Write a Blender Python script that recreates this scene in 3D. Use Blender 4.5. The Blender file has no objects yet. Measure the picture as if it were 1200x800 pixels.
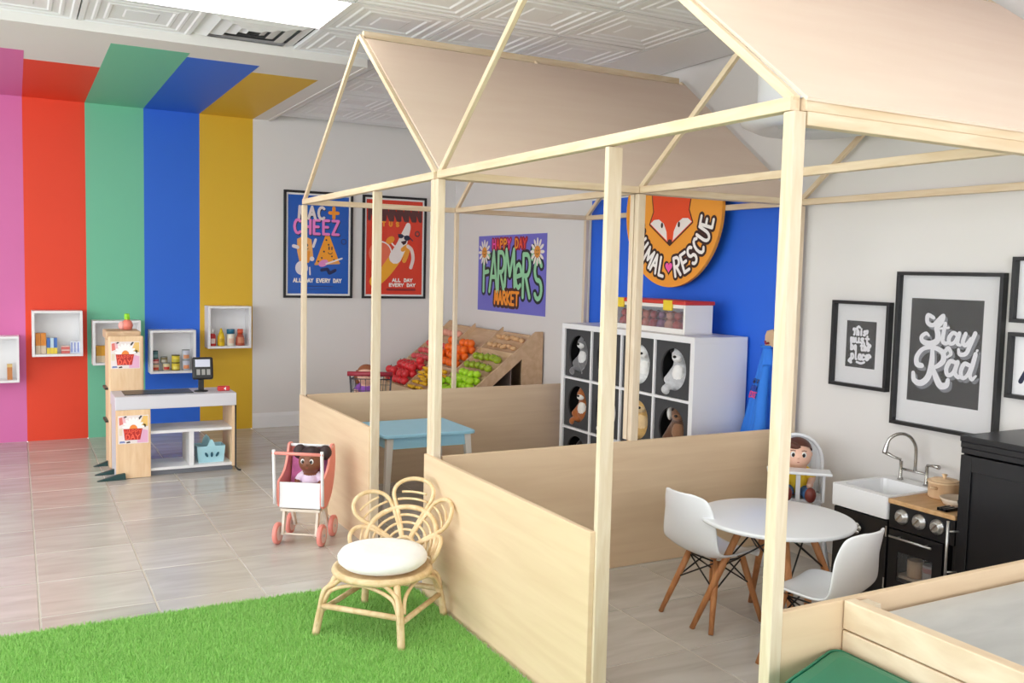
import bpy, bmesh, math, random
import numpy as np
from mathutils import Vector, Matrix
random.seed(7); np.random.seed(7)
SC = bpy.context.scene
COL = SC.collection
# ------------------------------------------------------------------ camera
F, YAW, PIT, ROL, EYE = 1079.3561, 0.49560, 0.0756, -0.0234, 1.37
def cam_rows():
    cy, sy, cp, sp = math.cos(YAW), math.sin(YAW), math.cos(PIT), math.sin(PIT)
    fw = Vector((sy*cp, cy*cp, -sp)); rt = Vector((cy, -sy, 0)); dn = fw.cross(rt)
    c, s = math.cos(ROL), math.sin(ROL)
    return c*rt + s*dn, -s*rt + c*dn, fw
_r, _d, _f = cam_rows()
cam = bpy.data.cameras.new('camera'); cam_o = bpy.data.objects.new('camera', cam); COL.objects.link(cam_o)
cam.sensor_width = 36; cam.lens = F/1200*36; cam.clip_start = 0.05
cam_o.matrix_world = Matrix(((_r.x, -_d.x, -_f.x, 0), (_r.y, -_d.y, -_f.y, 0), (_r.z, -_d.z, -_f.z, EYE), (0, 0, 0, 1)))
SC.camera = cam_o
# ------------------------------------------------------------------ world, lights, exposure
w = bpy.data.worlds.new('overcast_sky'); SC.world = w; w.use_nodes = True
bg = w.node_tree.nodes['Background']; bg.inputs[0].default_value = (0.90, 0.95, 1.0, 1); bg.inputs[1].default_value = 2.2
def area(name, loc, rot, sx, sy, power, col=(1, 1, 1)):
    l = bpy.data.lights.new(name, 'AREA'); l.shape = 'RECTANGLE'; l.size = sx; l.size_y = sy; l.energy = power; l.color = col
    o = bpy.data.objects.new(name, l); o.location = loc; o.rotation_euler = rot; COL.objects.link(o); return o
R90 = math.pi/2
area('storefront_daylight', (-0.2, -2.9, 1.45), (R90, 0, 0), 6.5, 2.2, 45, (0.96, 0.98, 1.0))
area('side_window_daylight', (-3.9, 2.6, 1.45), (R90, 0, -R90), 7.5, 2.2, 70, (0.96, 0.98, 1.0))
SC.view_settings.view_transform = 'Standard'; SC.view_settings.look = 'None'
SC.view_settings.exposure = 0.55; SC.view_settings.gamma = 1.0; SC.view_settings.use_curve_mapping = False
# ------------------------------------------------------------------ materials
def lin(c):
    return tuple(((x/255)/12.92 if x/255 <= 0.04045 else (((x/255)+0.055)/1.055)**2.4) for x in c) + (1,)
_M = {}
def mat(name, c, rough=0.5, metal=0.0, var=0.06, scale=12, bump=0.0, spec=0.5, coat=0.0, alpha=1.0, sheen=0.0):
    if name in _M: return _M[name]
    m = bpy.data.materials.new(name); m.use_nodes = True; nt = m.node_tree; b = nt.nodes['Principled BSDF']
    base = lin(c)
    tc = nt.nodes.new('ShaderNodeTexCoord'); n = nt.nodes.new('ShaderNodeTexNoise'); n.inputs['Scale'].default_value = scale; n.inputs['Detail'].default_value = 4
    nt.links.new(tc.outputs['Object'], n.inputs['Vector'])
    mx = nt.nodes.new('ShaderNodeMix'); mx.data_type = 'RGBA'
    mx.inputs[6].default_value = tuple(max(0, x*(1-var)) for x in base[:3]) + (1,)
    mx.inputs[7].default_value = tuple(min(1, x*(1+var)) for x in base[:3]) + (1,)
    nt.links.new(n.outputs['Fac'], mx.inputs[0]); nt.links.new(mx.outputs[2], b.inputs['Base Color'])
    b.inputs['Roughness'].default_value = rough; b.inputs['Metallic'].default_value = metal
    b.inputs['Specular IOR Level'].default_value = spec; b.inputs['Coat Weight'].default_value = coat
    b.inputs['Sheen Weight'].default_value = sheen
    if bump:
        bp = nt.nodes.new('ShaderNodeBump'); bp.inputs['Strength'].default_value = bump; bp.inputs['Distance'].default_value = 0.01
        nt.links.new(n.outputs['Fac'], bp.inputs['Height']); nt.links.new(bp.outputs[0], b.inputs['Normal'])
    _M[name] = m; return m
def wood(name, c, dark, stretch=(1, 1, 14), scale=3.0, rough=0.55, contrast=(0.35, 0.7)):
    """grain lines: noise squeezed across the grain; stretch gives the frequency along x, y, z"""
    if name in _M: return _M[name]
    m = bpy.data.materials.new(name); m.use_nodes = True; nt = m.node_tree; b = nt.nodes['Principled BSDF']
    tc = nt.nodes.new('ShaderNodeTexCoord'); mp = nt.nodes.new('ShaderNodeMapping'); mp.inputs['Scale'].default_value = stretch
    n = nt.nodes.new('ShaderNodeTexNoise'); n.inputs['Scale'].default_value = scale; n.inputs['Detail'].default_value = 5; n.inputs['Distortion'].default_value = 0.6
    r = nt.nodes.new('ShaderNodeValToRGB'); r.color_ramp.elements[0].position = contrast[0]; r.color_ramp.elements[1].position = contrast[1]
    r.color_ramp.elements[0].color = lin(dark); r.color_ramp.elements[1].color = lin(c)
    nt.links.new(tc.outputs['Object'], mp.inputs[0]); nt.links.new(mp.outputs[0], n.inputs['Vector']); nt.links.new(n.outputs['Fac'], r.inputs[0])
    nt.links.new(r.outputs[0], b.inputs['Base Color']); b.inputs['Roughness'].default_value = rough
    _M[name] = m; return m
def glow(name, c, s):
    m = bpy.data.materials.new(name); m.use_nodes = True; b = m.node_tree.nodes['Principled BSDF']
    b.inputs['Base Color'].default_value = lin(c); b.inputs['Emission Color'].default_value = lin(c); b.inputs['Emission Strength'].default_value = s
    _M[name] = m; return m
def glass(name, c, rough=0.05, mix=0.85):
    m = bpy.data.materials.new(name); m.use_nodes = True; nt = m.node_tree; b = nt.nodes['Principled BSDF']
    t = nt.nodes.new('ShaderNodeBsdfTransparent'); t.inputs[0].default_value = lin(c); x = nt.nodes.new('ShaderNodeMixShader')
    b.inputs['Base Color'].default_value = lin(c); b.inputs['Roughness'].default_value = rough; x.inputs[0].default_value = mix
    nt.links.new(b.outputs[0], x.inputs[1]); nt.links.new(t.outputs[0], x.inputs[2]); nt.links.new(x.outputs[0], nt.nodes['Material Output'].inputs[0])
    _M[name] = m; return m
def tile_mat():
    m = bpy.data.materials.new('porcelain_tile'); m.use_nodes = True; nt = m.node_tree; b = nt.nodes['Principled BSDF']
    tc = nt.nodes.new('ShaderNodeTexCoord'); oi = nt.nodes.new('ShaderNodeObjectInfo'); ad = nt.nodes.new('ShaderNodeVectorMath'); ad.operation = 'ADD'
    sc = nt.nodes.new('ShaderNodeVectorMath'); sc.operation = 'SCALE'; sc.inputs[3].default_value = 40
    cx = nt.nodes.new('ShaderNodeCombineXYZ'); nt.links.new(oi.outputs['Random'], cx.inputs[0]); nt.links.new(oi.outputs['Random'], cx.inputs[1])
    nt.links.new(cx.outputs[0], sc.inputs[0]); nt.links.new(tc.outputs['Object'], ad.inputs[0]); nt.links.new(sc.outputs[0], ad.inputs[1])
    mp = nt.nodes.new('ShaderNodeMapping'); mp.inputs['Scale'].default_value = (1.0, 5.0, 1); mp.inputs['Rotation'].default_value = (0, 0, 0.12)
    n = nt.nodes.new('ShaderNodeTexNoise'); n.inputs['Scale'].default_value = 2.2; n.inputs['Detail'].default_value = 6; n.inputs['Distortion'].default_value = 0.8
    r = nt.nodes.new('ShaderNodeValToRGB'); e = r.color_ramp.elements
    e[0].position = 0.3; e[0].color = lin((184, 176, 168)); e[1].position = 0.72; e[1].color = lin((203, 197, 191))
    nt.links.new(ad.outputs[0], mp.inputs[0]); nt.links.new(mp.outputs[0], n.inputs['Vector']); nt.links.new(n.outputs['Fac'], r.inputs[0])
    hs = nt.nodes.new('ShaderNodeHueSaturation'); mr = nt.nodes.new('ShaderNodeMapRange'); mr.inputs[3].default_value = 0.93; mr.inputs[4].default_value = 1.06
    nt.links.new(oi.outputs['Random'], mr.inputs[0]); nt.links.new(mr.outputs[0], hs.inputs['Value']); nt.links.new(r.outputs[0], hs.inputs['Color'])
    nt.links.new(hs.outputs[0], b.inputs['Base Color']); b.inputs['Roughness'].default_value = 0.22; b.inputs['Specular IOR Level'].default_value = 0.45
    return m
WHITE_WALL = mat('white_wall_paint', (226, 222, 219), 0.75, var=0.015, scale=2)
WHITE = mat('white_laminate', (236, 235, 236), 0.35, var=0.01)
WHITE_GLOSS = mat('white_moulded_plastic', (238, 239, 243), 0.25, var=0.01)
BLACK = mat('black_painted_wood', (22, 22, 26), 0.32, var=0.1)
BLACK_FRAME = mat('black_picture_frame', (24, 24, 27), 0.4, var=0.05)
BLACK_METAL = mat('black_wire', (20, 19, 20), 0.4, var=0.05)
BLACK_PLASTIC = mat('black_plastic', (28, 28, 31), 0.35, var=0.05)
CHROME = mat('brushed_nickel', (190, 188, 184), 0.25, metal=1.0, var=0.03)
STEEL = mat('satin_steel', (205, 205, 205), 0.3, metal=0.9, var=0.02)
PINE = wood('pale_pine', (230, 213, 190), (218, 196, 166), (7, 7, 0.8), 7)
PINE_H = wood('pale_pine_lengthwise', (230, 210, 182), (216, 190, 155), (0.8, 7, 7), 6)
PLY = wood('birch_plywood', (234, 208, 174), (222, 192, 157), (0.7, 0.7, 9), 2.6, contrast=(0.25, 0.8))
PLYROOF = wood('roof_plywood', (244, 222, 203), (237, 211, 191), (1.0, 5, 5), 2.0, contrast=(0.2, 0.9))
BEECH = wood('beech_leg', (204, 142, 92), (180, 116, 68), (10, 10, 1.4), 6)
OAKTOP = wood('oak_counter', (214, 172, 124), (194, 148, 98), (10, 1.2, 10), 4)
RATTAN = wood('natural_rattan', (234, 208, 168), (214, 180, 132), (9, 9, 9), 3, 0.45)
MAPLE = wood('maple_board', (240, 208, 170), (228, 190, 148), (8, 8, 1), 4)
KRAFT = wood('stand_plywood', (218, 186, 152), (202, 166, 130), (6, 1.2, 6), 3)
# ------------------------------------------------------------------ mesh builder
def frame_from(d, up=(0, 0, 1)):
    d = Vector(d).normalized(); u = Vector(up)
    if abs(d.dot(u)) > 0.98: u = Vector((1, 0, 0)) if abs(d.x) < 0.9 else Vector((0, 1, 0))
    s = d.cross(u).normalized(); return s, s.cross(d).normalized(), d
class MB:
    def __init__(self): self.v = []; self.f = []; self.s = []
    def add(self, vs, fs, smooth=False):
        o = len(self.v); self.v += [tuple(p) for p in vs]; self.f += [tuple(i+o for i in f) for f in fs]; self.s += [smooth]*len(fs); return self
    def hexa(self, p): return self.add(p, [(0, 3, 2, 1), (4, 5, 6, 7), (0, 1, 5, 4), (1, 2, 6, 5), (2, 3, 7, 6), (3, 0, 4, 7)])
    def box(self, x0, x1, y0, y1, z0, z1):
        return self.hexa([(x0, y0, z0), (x1, y0, z0), (x1, y1, z0), (x0, y1, z0), (x0, y0, z1), (x1, y0, z1), (x1, y1, z1), (x0, y1, z1)])
    def bar(self, p, q, w, h, up=(0, 0, 1)):
        p = Vector(p); q = Vector(q); s, u, d = frame_from(q-p, up); s = s*w/2; u = u*h/2
        return self.hexa([p-s-u, p+s-u, q+s-u, q-s-u, p-s+u, p+s+u, q+s+u, q-s+u])
    def tube(self, pts, r, n=8, closed=False, caps=True):
        pts = [Vector(p) for p in pts]; k = len(pts); rs = r if isinstance(r, (list, tuple)) else [r]*k
        vs = []; ref = None
        for i, p in enumerate(pts):
            if closed: d = pts[(i+1) % k]-pts[i-1]
            else: d = pts[min(i+1, k-1)]-pts[max(i-1, 0)]
            if d.length < 1e-9: d = Vector((0, 0, 1))
            d.normalize()
            if ref is None: ref = frame_from(d)[0]
            ref = ref-d*ref.dot(d)
            if ref.length < 1e-6: ref = frame_from(d)[0]
            ref.normalize(); b = d.cross(ref)
            for j in range(n):
                a = 2*math.pi*j/n; vs.append(p+(ref*math.cos(a)+b*math.sin(a))*rs[i])
        fs = []
        for i in range(k if closed else k-1):
            i2 = (i+1) % k
            for j in range(n): fs.append((i*n+j, i*n+(j+1) % n, i2*n+(j+1) % n, i2*n+j))
        self.add(vs, fs, True)
        if caps and not closed:
            o = len(self.v)-len(vs); self.f += [tuple(o+j for j in reversed(range(n))), tuple(o+(k-1)*n+j for j in range(n))]; self.s += [False, False]
        return self
    def lathe(self, prof, n=24, c=(0, 0, 0), ax=None, smooth=True):
        """prof: (radius, height) pairs from bottom to top; ax: axis direction"""
        s, u, d = (Vector((1, 0, 0)), Vector((0, 1, 0)), Vector((0, 0, 1))) if ax is None else (lambda t: (t[0], t[1], t[2]))(frame_from(ax))
        if ax is not None: u = d.cross(s)
        c = Vector(c); vs = []; fs = []
        for r, z in prof:
            for j in range(n):
                a = 2*math.pi*j/n; vs.append(c+s*(r*math.cos(a))+u*(r*math.sin(a))+d*z)
        for i in range(len(prof)-1):
            for j in range(n): fs.append((i*n+j, i*n+(j+1) % n, (i+1)*n+(j+1) % n, (i+1)*n+j))
        self.add(vs, fs, smooth)
        o = len(self.v)-len(vs)
        if prof[0][0] > 1e-6: self.f.append(tuple(o+j for j in reversed(range(n)))); self.s.append(False)
        if prof[-1][0] > 1e-6: self.f.append(tuple(o+(len(prof)-1)*n+j for j in range(n))); self.s.append(False)
        return self
    def ell(self, c, r, nu=14, nv=9, rot=None, zlo=-1.0, zhi=1.0):
        if not isinstance(r, (list, tuple)): r = (r, r, r)
        c = Vector(c); vs = []; fs = []; t0 = math.asin(max(-1, zlo)); t1 = math.asin(min(1, zhi))
        for i in range(nv+1):
            t = t0+(t1-t0)*i/nv
            for j in range(nu):
                a = 2*math.pi*j/nu; p = Vector((r[0]*math.cos(t)*math.cos(a), r[1]*math.cos(t)*math.sin(a), r[2]*math.sin(t)))
                vs.append(c+(rot @ p if rot is not None else p))
        for i in range(nv):
            for j in range(nu): fs.append((i*nu+j, i*nu+(j+1) % nu, (i+1)*nu+(j+1) % nu, (i+1)*nu+j))
        return self.add(vs, fs, True)
    def prism(self, loop, vec):
        """loop of 3D points extruded by vec"""
        n = len(loop); vec = Vector(vec); a = [Vector(p) for p in loop]; b = [p+vec for p in a]
        nrm = Vector((0, 0, 0))
        for i in range(n): nrm += a[i].cross(a[(i+1) % n])
        flip = nrm.dot(vec) > 0
        fs = [tuple(range(n)), tuple(range(n, 2*n))]
        fs = [tuple(reversed(fs[0])), fs[1]] if flip else [fs[0], tuple(reversed(fs[1]))]
        for i in range(n):
            q = (i, (i+1) % n, n+(i+1) % n, n+i); fs.append(q if flip else tuple(reversed(q)))
        return self.add(a+b, fs)
    def grid(self, rows, smooth=True):
        m = len(rows[0]); vs = [p for r in rows for p in r]
        fs = [(i*m+j, i*m+j+1, (i+1)*m+j+1, (i+1)*m+j) for i in range(len(rows)-1) for j in range(m-1)]
        return self.add(vs, fs, smooth)
    def build(self, name, m, parent=None, loc=None, rot=None, bevel=0, solid=0, sub=0):
        me = bpy.data.meshes.new(name); me.from_pydata(self.v, [], self.f); me.update()
        me.polygons.foreach_set('use_smooth', self.s)
        for mm in (m if isinstance(m, (list, tuple)) else [m]): me.materials.append(mm)
        return link(name, me, parent, loc, rot, bevel, solid, sub)
def link(name, me, parent=None, loc=None, rot=None, bevel=0, solid=0, sub=0):
    o = bpy.data.objects.new(name, me); COL.objects.link(o)
    if parent is not None: o.parent = parent
    if loc is not None: o.location = loc
    if rot is not None: o.rotation_euler = rot if isinstance(rot, (tuple, list)) else (0, 0, rot)
    if solid: x = o.modifiers.new('solid', 'SOLIDIFY'); x.thickness = solid; x.offset = 0
    if sub: x = o.modifiers.new('sub', 'SUBSURF'); x.levels = sub; x.render_levels = sub
    if bevel: x = o.modifiers.new('bevel', 'BEVEL'); x.width = bevel; x.segments = 2; x.limit_method = 'ANGLE'; x.angle_limit = 0.9
    return o
def thing(name, label, cat, loc=(0, 0, 0), rotz=0, group=None):
    o = bpy.data.objects.new(name, None); o.empty_display_size = 0.05; COL.objects.link(o); o.location = loc; o.rotation_euler = (0, 0, rotz)
    return tag(o, label, cat, group)
def tag(o, label, cat, group=None):
    o['label'] = label; o['category'] = cat
    if group: o['group'] = group
    return o
def struct(o): o['kind'] = 'structure'; return o
def lab(o, s): o['label'] = s; return o
def cr(pts, n=6, closed=False):
    """Catmull-Rom through points of any dimension"""
    P = [np.array(p, float) for p in pts]; k = len(P); out = []
    for i in range(k if closed else k-1):
        a, b, c, d = (P[(i-1) % k], P[i], P[(i+1) % k], P[(i+2) % k]) if closed else (P[max(i-1, 0)], P[i], P[i+1], P[min(i+2, k-1)])
        for j in range(n):
            t = j/n; out.append(tuple(0.5*((2*b)+(-a+c)*t+(2*a-5*b+4*c-d)*t*t+(-a+3*b-3*c+d)*t**3)))
    if not closed: out.append(tuple(P[-1]))
    return out
def metabody(name, balls, m, parent, res=0.006, loc=None, rot=None):
    """one continuous smooth skin around (x, y, z, radius) balls"""
    mb = bpy.data.metaballs.new('mb_'+name); mb.resolution = res; mb.render_resolution = res; mb.threshold = 0.6
    for x, y, z, r in balls:
        e = mb.elements.new(); e.co = (x, y, z); e.radius = r*1.6
    o = bpy.data.objects.new('zz_%s_%d' % (name, random.randint(0, 10**9)), mb); COL.objects.link(o)
    dg = bpy.context.evaluated_depsgraph_get(); dg.update()
    me = bpy.data.meshes.new_from_object(o.evaluated_get(dg)); bpy.data.objects.remove(o)
    me.name = name; me.materials.clear(); me.materials.append(m)
    me.polygons.foreach_set('use_smooth', [True]*len(me.polygons))
    return link(name, me, parent, loc, rot)
def limb(a, b, r0, r1, n=6):
    return [tuple(Vector(a).lerp(Vector(b), i/(n-1)))+(r0+(r1-r0)*i/(n-1),) for i in range(n)]
# ------------------------------------------------------------------ flat print: everything lies in a plane (origin, right, up, normal)
class Plane:
    def __init__(self, o, u, v): self.o = Vector(o); self.u = Vector(u); self.v = Vector(v); self.n = self.u.cross(self.v)
    def p(self, x, y, k=0.0): return self.o+self.u*x+self.v*y+self.n*k
def flat(pl, loop, k, mb=None):
    mb = mb or MB(); a = sum(loop[i][0]*loop[(i+1) % len(loop)][1]-loop[(i+1) % len(loop)][0]*loop[i][1] for i in range(len(loop)))
    if a < 0: loop = loop[::-1]
    return mb.add([pl.p(x, y, k) for x, y in loop], [tuple(range(len(loop)))])
def disc(pl, cx, cy, rx, ry, k, mb=None, n=20, rot=0.0):
    c, s = math.cos(rot), math.sin(rot)
    return flat(pl, [(cx+rx*math.cos(t)*c-ry*math.sin(t)*s, cy+rx*math.cos(t)*s+ry*math.sin(t)*c) for t in [2*math.pi*i/n for i in range(n)]], k, mb)
def stroke(pl, pts, wd, k, mb=None):
    mb = mb or MB(); e = 0
    def d():
        nonlocal e; e += 1; return k+e*2e-6
    ws = wd if isinstance(wd, (list, tuple)) else [wd]*len(pts)
    for i in range(len(pts)-1):
        (x0, y0), (x1, y1) = pts[i][:2], pts[i+1][:2]; l = math.hypot(x1-x0, y1-y0)
        if l < 1e-9: continue
        nx, ny = -(y1-y0)/l, (x1-x0)/l; a, b = ws[i]/2, ws[i+1]/2
        flat(pl, [(x0+nx*a, y0+ny*a), (x0-nx*a, y0-ny*a), (x1-nx*b, y1-ny*b), (x1+nx*b, y1+ny*b)], d(), mb)
    for p, q in zip(pts, ws): disc(pl, p[0], p[1], q/2, q/2, d(), mb, 10)
    return mb
def arc(cx, cy, rx, ry, a0, a1, n=9): return [(cx+rx*math.cos(math.radians(a0+(a1-a0)*i/(n-1))), cy+ry*math.sin(math.radians(a0+(a1-a0)*i/(n-1)))) for i in range(n)]
GL = {
 'A': [[(0, 0), (.5, 1), (1, 0)], [(.2, .36), (.8, .36)]], 'C': [arc(.55, .5, .5, .5, 50, 310)],
 'D': [[(.08, 0), (.08, 1)], [(.08, 1)]+arc(.4, .5, .55, .5, 80, -80)+[(.08, 0)]], 'E': [[(.9, 1), (.08, 1), (.08, 0), (.9, 0)], [(.08, .52), (.75, .52)]],
 'F': [[(.95, 1), (.1, 1), (.1, 0)], [(.1, .52), (.8, .56)]], 'H': [[(.05, 0), (.05, 1)], [(.95, 0), (.95, 1)], [(.05, .5), (.95, .5)]],
 'I': [[(.5, 0), (.5, 1)]], 'K': [[(.1, 0), (.1, 1)], [(.9, 1), (.12, .45), (.95, 0)]], 'L': [[(.1, 1), (.1, 0), (.85, 0)]],
 'M': [[(0, 0), (.12, 1), (.5, .3), (.88, 1), (1, 0)]], 'N': [[(.05, 0), (.05, 1), (.95, 0), (.95, 1)]], 'O': [arc(.5, .5, .47, .5, 0, 360, 17)],
 'P': [[(.1, 0), (.1, 1)], [(.1, 1)]+arc(.5, .75, .42, .25, 80, -80)+[(.1, .5)]], 'R': [[(.1, 0), (.1, 1)], [(.1, 1)]+arc(.5, .75, .42, .25, 80, -80)+[(.1, .5)], [(.4, .5), (.95, 0)]],
 'S': [arc(.5, .74, .42, .26, 30, 270)+arc(.5, .25, .42, .25, 80, -150)], 'T': [[(0, 1), (1, 1)], [(.5, 1), (.5, 0)]], 'U': [[(.05, 1)]+arc(.5, .4, .45, .4, 180, 360)+[(.95, 1)]],
 'Y': [[(0, 1), (.5, .5), (1, 1)], [(.5, .5), (.5, 0)]], 'e': [[(.08, .36), (.9, .44)]+arc(.5, .4, .42, .4, 10, 310)], "'": [[(.4, .75), (.6, 1.1)]],
 'Z': [[(.05, 1), (.95, 1), (.05, 0), (.95, 0)]], 'V': [[(0, 1), (.5, 0), (1, 1)]], 'B': [[(.1, 0), (.1, 1)], [(.1, 1)]+arc(.45, .77, .4, .23, 80, -80)+[(.1, .54)], [(.1, .54)]+arc(.5, .27, .44, .27, 80, -80)+[(.1, 0)]],
 '+': [[(.5, .1), (.5, .8)], [(.1, .45), (.9, .45)]], 'W': [[(0, 1), (.25, 0), (.5, .8), (.75, 0), (1, 1)]]}
def letter(pl, ch, x, y, w_, h, wd, k, mb, rot=0.0, slant=0.0):
    c, s = math.cos(rot), math.sin(rot)
    for st in GL[ch]:
        stroke(pl, [(x+(px-.5)*w_*c-(py*h)*s+slant*py*h*c, y+(px-.5)*w_*s+(py*h)*c+slant*py*h*s) for px, py in st], wd, k, mb)
        k += 1e-5
def word(pl, txt, x, y, width, h, wd, k, mb=None, gap=0.28, wob=0.0, slant=0.0):
    mb = mb or MB(); n = len(txt); cw = width/(n+gap*(n-1))
    for i, ch in enumerate(txt):
        if ch == ' ': continue
        letter(pl, ch, x+cw*(0.5+i*(1+gap)), y+(wob*math.sin(i*2.1) if wob else 0), cw*(0.3 if ch == 'I' else 1), h, wd, k+i*3e-6, mb, 0, slant)
    return mb
def stuffed(o): o['kind'] = 'stuff'; return o
# ================================================================== THE ROOM
XW, YB, CZ, SZ = 3.596, 7.82, 2.62, 2.576           # right wall, back wall, tile ceiling, painted soffit
X0, Y0 = -4.0, -3.0
TILE = tile_mat(); GROUT = mat('pale_grout', (206, 197, 186), 0.8, var=0.04, scale=30)
floor = struct(MB().box(X0, XW, Y0, YB, -0.05, -0.003).build('floor', GROUT))
TX, TY, TPX, TPY = 0.419, 0.436, 0.066, 6.502
base = MB(); g = 0.003
base.hexa([(g, g, -0.003), (TX-g, g, -0.003), (TX-g, TY-g, -0.003), (g, TY-g, -0.003), (g+.002, g+.002, 0), (TX-g-.002, g+.002, 0), (TX-g-.002, TY-g-.002, 0), (g+.002, TY-g-.002, 0)])
t0 = None
for i in range(-2, 9):
    for j in range(-12, 4):
        x, y = TPX+TX*i, TPY+TY*j
        if x+TX > XW+0.001: continue
        if t0 is None: t0 = base.build('tile', TILE, floor, (x, y, 0)); o = t0
        else: o = t0.copy(); COL.objects.link(o); o.location = (x, y, 0)
wall_back = struct(MB().box(X0, XW+.1, YB, YB+.1, 0, 2.75).build('wall_back', WHITE_WALL))
wall_right = struct(MB().box(XW, XW+.1, Y0, YB, 0, 2.75).build('wall_right', WHITE_WALL))
wall_left = struct(MB().box(X0-.1, X0, Y0, YB, 0, 0.3).box(X0-.1, X0, Y0, YB, 2.4, 2.75).box(X0-.1, X0, 6.4, YB, 0.3, 2.4).build('wall_left', WHITE_WALL))
wall_front = struct(MB().box(X0, XW, Y0-.1, Y0, 0, 0.3).box(X0, XW, Y0-.1, Y0, 2.4, 2.75).build('wall_front', WHITE_WALL))
# painted stripes: one flat band of paint each, up the wall and on over the soffit
STR = [('pink', (216, 112, 172), .066-.42, .066, 6.12), ('red', (233, 66, 32), .066, .487, 6.37), ('green', (114, 194, 158), .487, .905, 5.64), ('blue', (38, 104, 216), .905, 1.325, 5.75), ('gold', (220, 176, 40), 1.325, 1.749, 5.96)]
ceil = struct(MB().box(X0, XW+.1, Y0-.1, YB+.1, CZ+.05, CZ+.1).build('ceiling', mat('ceiling_plenum', (40, 40, 40), 0.9)))  # slab coloured dark so the gaps round the tiles read as shade
soff = MB().box(X0, 1.87, 5.42, YB, SZ, CZ+.05).build('soffit', WHITE_WALL, ceil)
for nm, c, xa, xb, ye in STR:
    pm = mat(nm+'_stripe_paint', c, 0.6, var=0.012, scale=2)
    lab(MB().box(xa, xb, YB-.0012, YB, 0, SZ).build('painted_stripe', pm, wall_back), nm+' painted stripe')
    lab(MB().box(xa, xb, ye, YB-.0012, SZ-.0012, SZ).build('painted_stripe', pm, ceil), nm+' painted stripe running on over the ceiling')
lab(MB().box(3.59, XW, 3.53, 5.50, 0, 1.88).build('painted_panel', mat('royal_blue_paint', (34, 102, 224), 0.6, var=0.012, scale=2), wall_right), 'royal blue painted panel')
bb = MB(); bb.prism([(1.749, YB, 0), (1.749, YB-.014, 0), (1.749, YB-.014, .1), (1.749, YB-.006, .125), (1.749, YB, .125)], (XW-1.749, 0, 0))
struct(bb.build('baseboard_back', WHITE))
for a, b in ((Y0, 3.53), (5.5, YB-.014)):
    bb = MB(); bb.prism([(XW, a, 0), (XW, a, .125), (XW-.006, a, .125), (XW-.014, a, .1), (XW-.014, a, 0)], (0, b-a, 0)); struct(bb.build('baseboard_right', WHITE))
# pressed ceiling tiles: nested raised frames, one object each
G = 0.565; GX, GY = 0.305, 5.42
CT = mat('pressed_ceiling_tile', (238, 238, 241), 0.45, var=0.01)
def rect_steps(mb, steps):
    """steps: (inset, z); rings between nested rectangles"""
    P = []
    for ins, z in steps: P.append([(ins, ins, z), (G-ins, ins, z), (G-ins, G-ins, z), (ins, G-ins, z)])
    for a, b in zip(P, P[1:]):
        for i in range(4): mb.add([a[i], a[(i+1) % 4], b[(i+1) % 4], b[i]], [(3, 2, 1, 0)])
    mb.add(P[-1], [(3, 2, 1, 0)])
mb = MB(); e = .004
rect_steps(mb, [(e, .02), (e, 0), (.028, 0), (.036, .005), (.062, .005), (.070, .001), (.082, .001), (.090, .0065), (.116, .0065), (.124, .002), (.136, .002), (.144, .0075), (.2, .0075), (.208, .004)])
mb.build('ceiling_tile', CT, ceil, (50, 50, 50)); t0 = bpy.data.objects['ceiling_tile']; first = True
def cell(i, j): return GX+G*i, GY-G*(j+1)
LIGHTS = {(0, 1), (1, 1), (0, 5), (1, 5), (-4, 1), (-3, 1), (-4, 6), (-3, 6)}; VENT = (1, 0)
for i in range(-6, 6):
    for j in range(-5, 9):
        x, y = cell(i, j)
        if (i, j) in LIGHTS or (i, j) == VENT: continue
        if j < 0 and x < 1.87-.2: continue
        if x+G > XW+.05 or y+G > YB+.02: continue
        if first: o = t0; first = False
        else: o = t0.copy(); COL.objects.link(o)
        o.location = (x, y, CZ)
# cut tiles along the two walls: plain white infill board leaving the dark gap
struct(MB().box(1.885, XW-.022, GY+4*G+.004, YB-.03, CZ, CZ+.012).box(1.897, 1.998, 5.42, GY+4*G, CZ, CZ+.012).box(3.135, XW-.018, 0, GY+4*G, CZ, CZ+.012).build('trim_1', CT))
struct(MB().box(X0, 1.885, 5.395, 5.42, SZ-.004, CZ+.02).box(1.87, 1.895, 5.42, YB, SZ-.004, CZ+.02).build('trim_2', WHITE_WALL))
# flat light panel over two tiles, and more like it added out of view for light
def troffer(x, y, label):
    t = thing('ceiling_light', label, 'light', (x, y, CZ), 0, None)
    w2, h2 = 2*G, G
    f = MB()
    for a, b, c, d in ((0, w2, 0, .012), (0, w2, h2-.012, h2), (0, .012, .012, h2-.012), (w2-.012, w2, .012, h2-.012)): f.box(a, b, c, d, -.004, .03)
    f.build('light_frame', WHITE, t)
    MB().box(.012, w2-.012, .012, h2-.012, .006, .02).build('light_diffuser', _M.get('lit_diffuser') or glow('lit_diffuser', (255, 254, 250), 4.6), t)
    return t
troffer(GX, cell(0, 1)[1], 'lit flat rectangular light panel in the tiled ceiling')
ADDED_LIGHTS = [(0, 5), (2, 9), (-4, 1), (-4, 6)]  # unseen ceiling panels added to brighten the playhouse roofs
for k, (i, j) in enumerate(ADDED_LIGHTS): troffer(*cell(i, j), ['lit flat light panel over the grass rug, nearest the camera on the left', 'lit flat light panel high over the plank pen', 'lit flat light panel in the far left corner of the ceiling', 'lit flat light panel over the storefront side', 'lit flat light panel above the front playhouse'][k])
vx, vy = cell(*VENT)
v = thing('ceiling_vent', 'white square four-way air vent in the ceiling beside the light panel', 'vent', (vx, vy, CZ))
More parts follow.
